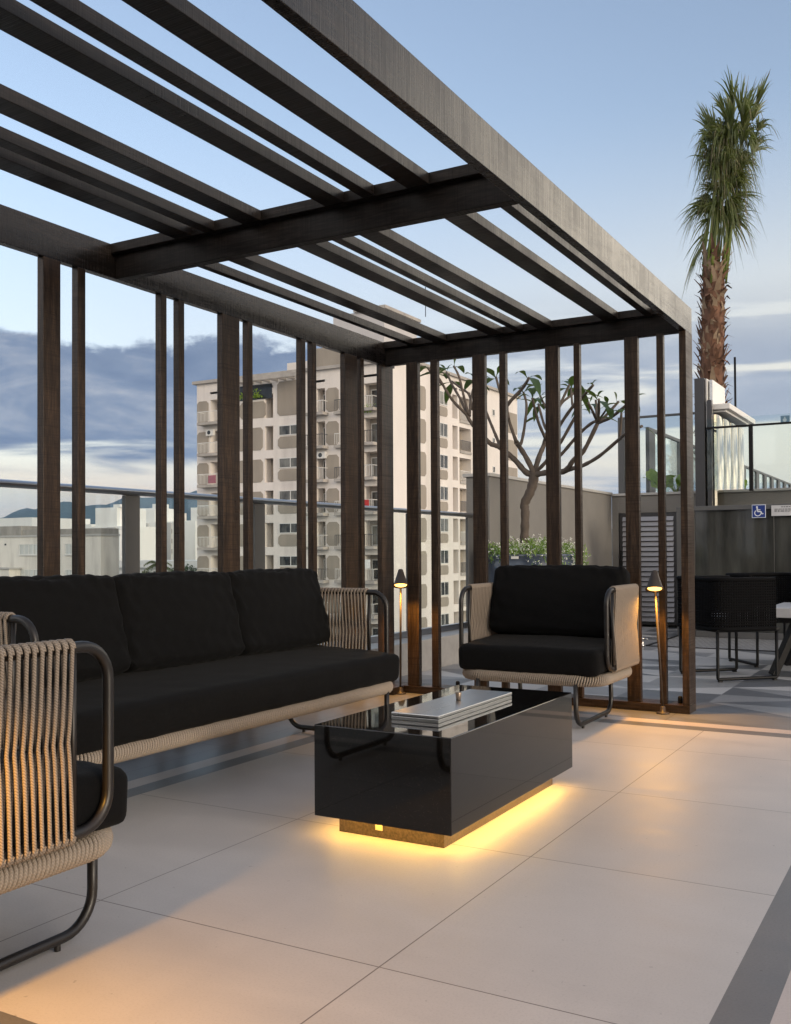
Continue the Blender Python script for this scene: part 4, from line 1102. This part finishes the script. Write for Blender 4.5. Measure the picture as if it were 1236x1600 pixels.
building('low_white_house', 'low flat-roofed white building with pale blue windows between two timber posts', (-104, 110, GZ),
  [('wall', -113, -96, 110, 122, GZ, -1.2, M_BWHITE), ('roof_slab', -113.4, -95.6, 109.3, 122, -1.199, -.15, M_BWHITE)], [(-107.6, -105.8, -3.4, -1.7, 110, '-y'), (-105.2, -101.8, -3.4, -1.7, 110, '-y')], CG)
building('tiled_house', 'small house with brown tiled roof beside the railing post', (-132, 132, GZ), [('wall', -135.5, -130.5, 132, 140, GZ, -2.4, M_BWHITE), ('roof', -136, -130, 131.4, 140, -2.399, -1.6, pbr('brown_tiles', (.12, .06, .04), .9))], (), CG)

for (lb, x, y, w, top, win, m_) in (
   ('salmon and white block between the two leftmost timber posts, in front of the hills', -283, 250, 14, 11.5, 4, M_BWHITE),
   ('grey flat block with dark windows under the hills, left of the white tower', -262, 262, 9, 10.5, 4, M_BGREY),
   ('distant pale slab block under the hill crest at the far left', -640, 480, 60, 15, 9, M_BWHITE),
   ('distant white twin-bay block just above the stained low building', -470, 420, 26, 15.5, 6, M_BWHITE),
   ('distant cream tower against the hills between the white towers', -330, 345, 10, 20, 3, M_CREAM)):
    ww = [(x+1+(w-2)*i/win, x+1+(w-2)*i/win+2.2, z, z+2.0, y, '-y') for i in range(win) for z in (top-3.2, top-6.4, top-9.6)]
    building('far_block', lb, (x+w/2, y, GZ), [('wall', x, x+w, y, y+12, GZ, top, m_), ('tank', x+w*.3, x+w*.5, y+2, y+6, top+.001, top+2.2, m_)], ww, CG, M_DARKWIN)

def bushy(name, label, loc, R, n, seed, m=M_TREE, trunk_h=5):
    r = random.Random(seed); t = thing(name, label, 'tree', loc); f = MB()
    for c in range(9):
        cc = Vector((r.gauss(0, .5)*R, r.gauss(0, .5)*R, r.gauss(0, .35)*R))
        for i in range(n):
            d = Vector((r.gauss(0, 1), r.gauss(0, 1), r.gauss(0, 1))).normalized(); p = cc+d*R*.5*r.uniform(.55, 1.05)
            s = R*.07; u = Vector((r.gauss(0, 1), r.gauss(0, 1), r.gauss(0, 1))).normalized(); w = u.orthogonal().normalized()
            k = len(f.v); f.v += [tuple(p-u*s), tuple(p+w*s*.5), tuple(p+u*s), tuple(p-w*s*.5)]; f.face((k, k+1, k+2, k+3))
    f.v = [(v[0], v[1], v[2]+trunk_h) for v in f.v]
    obj('crown', f, m, t); k = MB(); k.tube([(0, 0, 0), (.1, 0, trunk_h*.6), (0, 0, trunk_h)], [.3, .22, .12], 8); obj('trunk', k, M_BARK, t)
bushy('dense_tree', 'dark green bushy tree at the foot of the big apartment building', (-87.5, 98, GZ), 2.3, 260, 3, M_TREE, 16.6)
def far_palm(label, loc, h, L, seed):
    r = random.Random(seed); t = thing('small_palm', label, 'palm tree', loc); k = MB(); k.tube([(0, 0, 0), (.2, 0, h*.6), (0, 0, h)], [.2, .16, .12], 8); obj('trunk', k, M_BARK, t); f = MB()
    for i in range(16):
        a = i*2.399; e = r.uniform(-.1, .9); d = Vector((cos(a)*cos(e), sin(a)*cos(e), sin(e))); s = d.cross(Vector((0, 0, 1))).normalized()
        for q in range(12):
            u = q/11; c = Vector((0, 0, h))+d*L*u+Vector((0, 0, -L*.65*u*u))
            for sg_ in (-1, 1):
                b = len(f.v); e2 = c+s*sg_*L*.22*(1-.5*u)+Vector((0, 0, -L*.16)); w = d*L*.035
                f.v += [tuple(c-w), tuple(c+w), tuple(e2)]; f.face((b, b+1, b+2))
    obj('fronds', f, M_PALMLEAF, t)
far_palm('small dark palm in front of the white towers, right of the railing post', (-80.6, 85, GZ), 18.7, 2.1, 4)

# big apartment building
AX, AY = -40.9, 71.1
ap = thing('apartment_building', 'large cream and taupe apartment building with stacked balconies behind the timber posts', 'building', (AX, AY, GZ), 0, CG)
R = Vector((AX, AY, GZ))
def A(name, x0, x1, y0, y1, z0, z1, m, par=ap):
    return obj(name, MB().box(x0-R.x, x1-R.x, y0-R.y, y1-R.y, z0-R.z, z1-R.z), m, par)
TOPL, TOPR = 17.0, 17.5
A('wall', -62.4, -41.9, AY+1.0, AY+27.1, GZ, 16.2, M_TAUPE)
fc = MB()
def FL(x0, x1, z0=GZ, z1=TOPL, d=1.0): fc.box(x0-R.x, x1-R.x, 0, d, z0-R.z, z1-R.z)
def FR(y0, y1, z0=GZ, z1=TOPR, d=1.0): fc.box(-d, 0, y0-R.y, y1-R.y, z0-R.z, z1-R.z)
cols_l = [(-62.4, -60.75), (-58.6, -54.36), (-53.4, -48.65), (-47.75, -43.75), (-42.45, -40.9)]
for a, b in cols_l: FL(a, b)
cols_r = [(72.1, 82.4), (83.5, 83.85), (86.4, 98.2)]
for a, b in cols_r: FR(a, b)
ZB = [12.85-2.934*k for k in range(-1, 10)]
for z in ZB:
    for (a, b) in ((-60.75, -58.6), (-54.36, -53.4), (-48.65, -47.75), (-43.75, -42.45)): FL(a, b, z-.37, z+.37)
    for (a, b) in ((82.4, 83.5), (83.85, 86.4)): FR(a, b, z+.05, z+.75)
for (a, b) in ((-60.75, -58.6), (-54.36, -53.4), (-48.65, -47.75), (-43.75, -42.45)): FL(a, b, 15.95, TOPL-.001)
for (a, b) in ((82.4, 83.5), (83.85, 86.4)): FR(a, b, 16.4, TOPR-.001)
obj('facade_grid', fc, M_CREAM, ap)
A('parapet_coping', -62.75, -40.6, AY-.3, AY+1.2, TOPL+.001, TOPL+.28, M_BALC); A('parapet_coping', -41.95, -40.6, AY+1.21, AY+27.4, TOPR+.001, TOPR+.25, M_BALC)
A('roof_slab', -62.3, -42.0, AY+1.1, AY+27, 16.201, 16.5, M_BALC)
def octo(fcg, a, b, z0, z1, c=.26, d=.05):
    """pebble panel with cut corners, standing a little proud of the facade"""
    P_ = [(a+c, z0), (b-c, z0), (b, z0+c), (b, z1-c), (b-c, z1), (a+c, z1), (a, z1-c), (a, z0+c)]
    mb = MB()
    if fcg == 'l': mb.poly([(x-R.x, -d, z-R.z) for x, z in P_], (0, d-.004, 0))
    else: mb.poly([(.004, y-R.y, z-R.z) for y, z in P_], (d-.004, 0, 0))
    return mb
def panel(*a, **k): obj('pebble_panel', octo(*a, **k), M_TAUPE, ap)
def win(fcg, a, b, z0, z1, off=0.0, mull=2):
    """off = how far the window plane sits behind the facade front"""
    w = MB(); p = MB(); e = .075
    def bx(mb, s0, s1, h0, h1, o0, o1):
        if fcg == 'l': mb.box(s0-R.x, s1-R.x, off-o1, off-o0, h0-R.z, h1-R.z)
        else: mb.box(-off+o0, -off+o1, s0-R.y, s1-R.y, h0-R.z, h1-R.z)
    bx(w, a, b, z0, z0+e, .004, .07); bx(w, a, b, z1-e, z1, .004, .07); bx(w, a, a+e, z0+e, z1-e, .004, .07); bx(w, b-e, b, z0+e, z1-e, .004, .07)
    for k in range(1, mull): bx(w, a+(b-a)*k/mull-.035, a+(b-a)*k/mull+.035, z0+e, z1-e, .004, .06)
    bx(p, a+e, b-e, z0+e, z1-e, .006, .03)
    f = obj('window', w, M_WFRAME, ap); obj('pane', p, M_WIN, f)
def balcony(fcg, a, b, z, out=.95, seed=0):
    s = MB(); q = MB()
    def bx(mb, s0, s1, h0, h1, o0, o1):
        if fcg == 'l': mb.box(s0-R.x, s1-R.x, -o1, -o0, h0-R.z, h1-R.z)
        else: mb.box(o0, o1, s0-R.y, s1-R.y, h0-R.z, h1-R.z)
    bx(s, a, b, z-.24, z+.02, .003, out)
    bx(q, a+.05, b-.05, z+.98, z+1.03, out-.09, out-.04)
    n = max(2, int((b-a)/.17))
    for k in range(n+1): x = a+.06+(b-a-.12)*k/n; bx(q, x-.014, x+.014, z+.08, z+.98, out-.08, out-.05)
    for x in (a+.05, b-.09): bx(q, x, x+.04, z+.98, z+1.03, .01, out-.091)
    o = obj('balcony', s, M_BALC, ap); obj('balustrade', q, M_WFRAME if seed % 2 == 0 else M_GMETAL, o)
for k, z in enumerate(ZB):
    if k > 7: break
    f0 = z+.37                     # just above a floor band
    t0 = f0+1.0
    if k == 0:
        # penthouse floor: dark panel paints the terrace recess shade under a pergola of beams
        A('recess_shade_panel', -57.2, -53.5, AY-.03, AY-.004, 15.0, 16.35, M_DARKWIN)
        obj('pebble_panel', octo('l', -57.2, -54.2, 13.3, 14.8), M_TAUPE, ap); obj('pebble_panel', octo('l', -52.9, -50.0, 13.3, 16.4), M_TAUPE, ap)
        for i in range(9): A('roof_beam', -57.6+i*.92, -57.44+i*.92, AY-1.6, AY-.005, 16.45, 16.75, M_BALC)
        A('roof_beam', -57.8, -49.6, AY-1.75, AY-1.601, 16.40, 16.72, M_BALC)
    zt_ = z-.37                    # top of the storey under this band
    zb_ = z-2.934+.37
    if True:
        zz0, zz1 = zb_+.06, zt_-.06
        panel('l', -62.36, -60.95, zz0, zz1)
        if k > 0: panel('l', -57.4, -54.55, zz0, zz1)
        if k > 0: win('l', -52.75, -50.2, zt_-.98, zt_-.05, 0, 2); panel('l', -52.85, -49.85, zz0, zt_-1.08) if k > 0 else None
        panel('l', -47.62, -46.3, zz0, zz1); panel('l', -46.0, -44.0, zz0, zz1)
        panel('l', -42.2, -41.0, zz0, zz1, c=.02)
        for (a, b, w0, w1) in ((-60.75, -58.6, -60.5, -59.0), (-48.65, -47.75, -48.6, -47.85), (-43.75, -42.45, -43.6, -42.75)):
            win('l', w0, w1, zb_+.05, zt_-.4, 1.0, 2 if w1-w0 > 1 else 1)
        balcony('l', -61.6, -58.5, zb_-.02, .95, 0); balcony('l', -49.3, -47.4, zb_-.02, .9, k); balcony('l', -46.6, -45.6, zb_-.02, .4, k+1); balcony('l', -43.9, -42.3, zb_-.02, .9, k % 3)
        y0 = zb_+.45
        panel('r', 73.5, 77.0, y0-.1, y0+2.05); win('r', 79.65, 81.3, y0+.85, y0+2.15, 0, 2); panel('r', 79.65, 81.3, y0-.15, y0+.72, c=.2)
        panel('r', 95.6, 98.0, y0-.1, y0+2.1, c=.02)
        win('r', 91.5, 92.1, y0+1.2, y0+1.9, 0, 1)
        balcony('r', 83.9, 86.35, zb_+.36, .12, k)
# extras that break the repetition
def ac(x, y, z): 
    o = A('air_conditioner', x, x+.85, y-.36, y-.004, z, z+.58, M_WFRAME); f = MB(); f.poly([(x+.36+.2*cos(2*pi*i/16)-R.x, y-.37-R.y, z+.29+.2*sin(2*pi*i/16)-R.z) for i in range(16)], (0, .008, 0)); obj('fan', f, M_DARKWIN, o)
ac(-61.0, AY, 12.0); ac(-48.4, AY, 9.2); ac(-61.0, AY, -2.3)
A('red_flag', -43.9, -42.7, AY-.96, AY-.951, 4.75, 5.4, pbr('red_flag', (.42, .03, .03), .8, 0, .3, 6))
A('pink_towel', -60.2, -59.3, AY-.96, AY-.951, 7.45, 8.2, pbr('pink_towel', (.32, .13, .16), .9))
A('white_laundry', -43.3, -42.6, AY-.96, AY-.951, -.4, .35, M_BWHITE)
A('stair_tower', -52.7, -46.9, 80, 86.5, 16.501, 24.2, pbr('lavender_render', (.50, .48, .47), .85, 0, .05, .4)); A('tower_cap', -50.2, -46.6, 79.7, 86.9, 24.201, 24.5, M_BALC)
A('roof_block', -49.0, -45.9, AY-.25, AY+4, TOPL+.29, 18.9, M_TAUPE); A('roof_block', -54.0, -49.01, AY+3, AY+9, 16.502, 18.7, M_CREAM); A('roof_block', -47.2, -43.5, AY+4.01, AY+8, 16.502, 19.6, M_CREAM)
mt = MB(); mt.tube([(-45.6-R.x, 86-R.y, 24.5-R.z), (-45.6-R.x, 86-R.y, 27.5-R.z)], .04, 6); obj('roof_mast', mt, M_BLKMETAL, ap)
bk = MB()
rb = random.Random(3)
for (x, z) in ((-56.3, 15.1), (-55.0, 15.1), (-43.1, 12.9)):
    for i in range(70):
        c = Vector((x+rb.gauss(0, .35)-R.x, -.35+rb.gauss(0, .12), z+abs(rb.gauss(0, .3))-R.z)); s_ = .14; k = len(bk.v); u = Vector((rb.gauss(0, 1), rb.gauss(0, 1), rb.gauss(0, 1))).normalized()*s_; w = u.orthogonal().normalized()*s_*.5
        bk.v += [tuple(c-u), tuple(c+w), tuple(c+u), tuple(c-w)]; bk.face((k, k+1, k+2, k+3))
obj('balcony_plants', bk, M_BANANA, ap)

# ------------------------------------------------------------------ sky, sun, air
SUN_AZ, SUN_EL = radians(104), radians(7)      # measured from +Y towards +X: out of frame to the right
wd = bpy.data.worlds.new('World'); sc.world = wd; wd.use_nodes = True
t = NT(wd.node_tree); wd.node_tree.nodes.clear()
sk = t.new('ShaderNodeTexSky', sky_type='NISHITA'); sk.sun_disc = False; sk.sun_elevation = SUN_EL; sk.sun_rotation = SUN_AZ
sk.altitude = 0; sk.air_density = 1.0; sk.dust_density = 1.0; sk.ozone_density = 2.0
gv = t.coord('Generated'); dx, dy, dz = t.sep(gv)
el = t.math('MULTIPLY', t.math('ARCSINE', t.math('MAXIMUM', t.math('MINIMUM', dz, 1.0), -1.0)), 57.2958)
az = t.math('MULTIPLY', t.math('ARCTAN2', dx, dy), 57.2958)
cv = t.new('ShaderNodeCombineXYZ'); t.link(t.math('MULTIPLY', az, .045), cv.inputs[0]); t.link(t.math('MULTIPLY', el, .16), cv.inputs[1])
n1 = t.noise(cv.outputs[0], 1.0, 7, .55, .6)
cv2 = t.new('ShaderNodeCombineXYZ'); t.link(t.math('MULTIPLY', az, .05), cv2.inputs[0]); t.link(t.math('MULTIPLY', el, .55), cv2.inputs[1]); cv2.inputs[2].default_value = 4.2
n2 = t.noise(cv2.outputs[0], 1.0, 6, .55, .5)
sky = t.mix(1.0, sk.outputs[0], SKY_T, 'MULTIPLY')
K = 2.0**-EXPO/BG_S             # cloud colours are picture radiances; scaled back for strength and exposure
def cl(c): return tuple(x*K for x in c)
cv4 = t.new('ShaderNodeCombineXYZ'); t.link(t.math('MULTIPLY', az, .48), cv4.inputs[0]); t.link(t.math('MULTIPLY', el, .75), cv4.inputs[1]); cv4.inputs[2].default_value = 2.7
n4 = t.noise(cv4.outputs[0], 1.0, 8, .62, .3)
# slate cloud bank low on the left, thinning to streaks on the right
up = t.math('SUBTRACT', t.math('ADD', 12.3, t.math('MULTIPLY', t.math('SUBTRACT', n1, .5), 6.0)), el)
m_up = t.maprange(t.math('ADD', up, t.math('MULTIPLY', t.math('SUBTRACT', n4, .5), 3.4)), -.2, .75, 0, 1, True)
side = t.maprange(az, -36, -22, 1, 0, True)
m_bank = t.math('MULTIPLY', m_up, t.maprange(t.math('ADD', el, t.math('MULTIPLY', t.math('SUBTRACT', n2, .5), 7.0)), 4.6, 6.3, 0, 1, True))
strk = t.math('MULTIPLY', t.maprange(n2, .41, .56, 0, 1, True), t.maprange(el, 15.5, 10.5, 0, 1, True))
m_right = t.math('MULTIPLY', strk, t.maprange(el, 1.0, 3.0, .5, 1, True))
msk = t.math('ADD', t.math('MULTIPLY', m_bank, side), t.math('MULTIPLY', t.math('MULTIPLY', m_right, .95), t.math('SUBTRACT', 1.0, side)), clamp=True)
cv3 = t.new('ShaderNodeCombineXYZ'); t.link(t.math('MULTIPLY', az, .11), cv3.inputs[0]); t.link(t.math('MULTIPLY', el, .42), cv3.inputs[1]); cv3.inputs[2].default_value = 9.1
n3 = t.noise(cv3.outputs[0], 1.0, 7, .58, .8)
ccol = t.ramp(t.maprange(t.math('ADD', t.math('MULTIPLY', n3, .72), t.math('MULTIPLY', n4, .28)), .33, .70), [(.0, cl((.165, .225, .36))), (.42, cl((.235, .30, .43))), (.72, cl((.37, .42, .52))), (1.0, cl((.62, .63, .66)))])
ccol = t.mix(t.math('MULTIPLY', t.math('SUBTRACT', 1.0, side), .45), ccol, cl((.60, .65, .72)))
low = t.maprange(el, 7.0, 2.0, 0, 1, True)
# pale, faintly pink band under the bank and warm white glow towards the set sun
hor = t.mix(t.maprange(az, -40, -8, 0, 1), cl((.66, .60, .63)), cl((.95, .86, .72)))
pale = t.mix(t.maprange(n2, .45, .62), hor, cl((.78, .60, .52)))
glow = t.math('MULTIPLY', t.maprange(el, 25, 7, 0, 1, True), t.maprange(az, -60, 0, .30, .78))
# high thin veil overhead and the brighter, warmer quarter where the sun has gone down (both outside the frame)
veil = t.math('MULTIPLY', t.maprange(el, 30, 62, 0, 1, True), .45)
sky = t.mix(veil, sky, cl((.86, .85, .88)))
base = t.mix(glow, sky, hor)
back = t.math('MULTIPLY', t.maprange(dy, .15, -.45, 0, .85, True), t.maprange(el, 60, 10, 0, 1, True))
base = t.mix(back, base, cl((2.1, 1.92, 1.75)))
west = t.math('MULTIPLY', t.maprange(az, -6, 20, 0, 1, True), t.maprange(az, 179, 145, 0, 1, True))
west = t.math('MULTIPLY', west, t.maprange(el, 40, 14, 0, 1, True))
# brightest just outside the right edge and again farther round; duller cloud between
wc = t.ramp(t.maprange(az, -10, 180), [(.0, cl((3.3, 3.0, 2.5))), (.17, cl((3.8, 3.3, 2.6))), (.25, cl((.85, .84, .86))), (.40, cl((1.1, 1.0, .95))), (.52, cl((3.3, 2.75, 2.1))), (.86, cl((3.3, 2.75, 2.1))), (1.0, cl((2.0, 1.8, 1.6)))])
base = t.mix(west, base, wc)
base = t.mix(t.math('MULTIPLY', t.math('MULTIPLY', low, .75), t.math('SUBTRACT', 1.0, west)), base, pale)
full = t.mix(msk, base, ccol)
full = t.mix(t.maprange(el, -.5, -4, 0, 1), full, cl((.30, .30, .31)))
bg = t.new('ShaderNodeBackground'); t.link(full, bg.inputs[0]); bg.inputs[1].default_value = BG_S
wo = t.new('ShaderNodeOutputWorld'); t.link(bg.outputs[0], wo.inputs[0])

sd = bpy.data.lights.new('sun', 'SUN'); sd.energy = SUN_E; sd.angle = radians(16); sd.color = (1.0, .86, .68)
so_ = bpy.data.objects.new('sun', sd); COL.objects.link(so_)
dv = Vector((sin(SUN_AZ)*cos(SUN_EL), cos(SUN_AZ)*cos(SUN_EL), sin(SUN_EL)))
so_.rotation_euler = dv.to_track_quat('Z', 'Y').to_euler(); so_.location = (6, 2, 8)

if HAZE:
    hb = MB(); hb.box(-8600, 8600, -8600, 8600, GZ-8, 420)
    hz_ = obj('haze', hb, bpy.data.materials.new('thin_air')); hz_['kind'] = 'stuff'
    hmt = hz_.data.materials[0]; hmt.use_nodes = True; tt = NT(hmt.node_tree); hmt.node_tree.nodes.clear()
    vp = tt.new('ShaderNodeVolumePrincipled'); vp.inputs['Color'].default_value = (.46, .70, 1.0, 1); vp.inputs['Density'].default_value = HAZE
    vp.inputs['Anisotropy'].default_value = .2
    ho = tt.new('ShaderNodeOutputMaterial'); tt.link(vp.outputs[0], ho.inputs['Volume'])

# ------------------------------------------------------------------ render settings
vs = sc.view_settings; vs.view_transform = 'Standard'; vs.look = 'None'; vs.gamma = 1; vs.exposure = EXPO; vs.use_curve_mapping = False
sc.render.engine = 'CYCLES'
cy = sc.cycles
cy.use_denoising = True
try: cy.denoiser = 'OPENIMAGEDENOISE'
except Exception: pass
cy.max_bounces = 8; cy.diffuse_bounces = 4; cy.glossy_bounces = 5; cy.transmission_bounces = 6; cy.transparent_max_bounces = 24; cy.volume_bounces = 1
cy.sample_clamp_indirect = 6.0; cy.sample_clamp_direct = 0.0; cy.blur_glossy = .4
cy.caustics_reflective = False; cy.caustics_refractive = False
sc.render.film_transparent = False
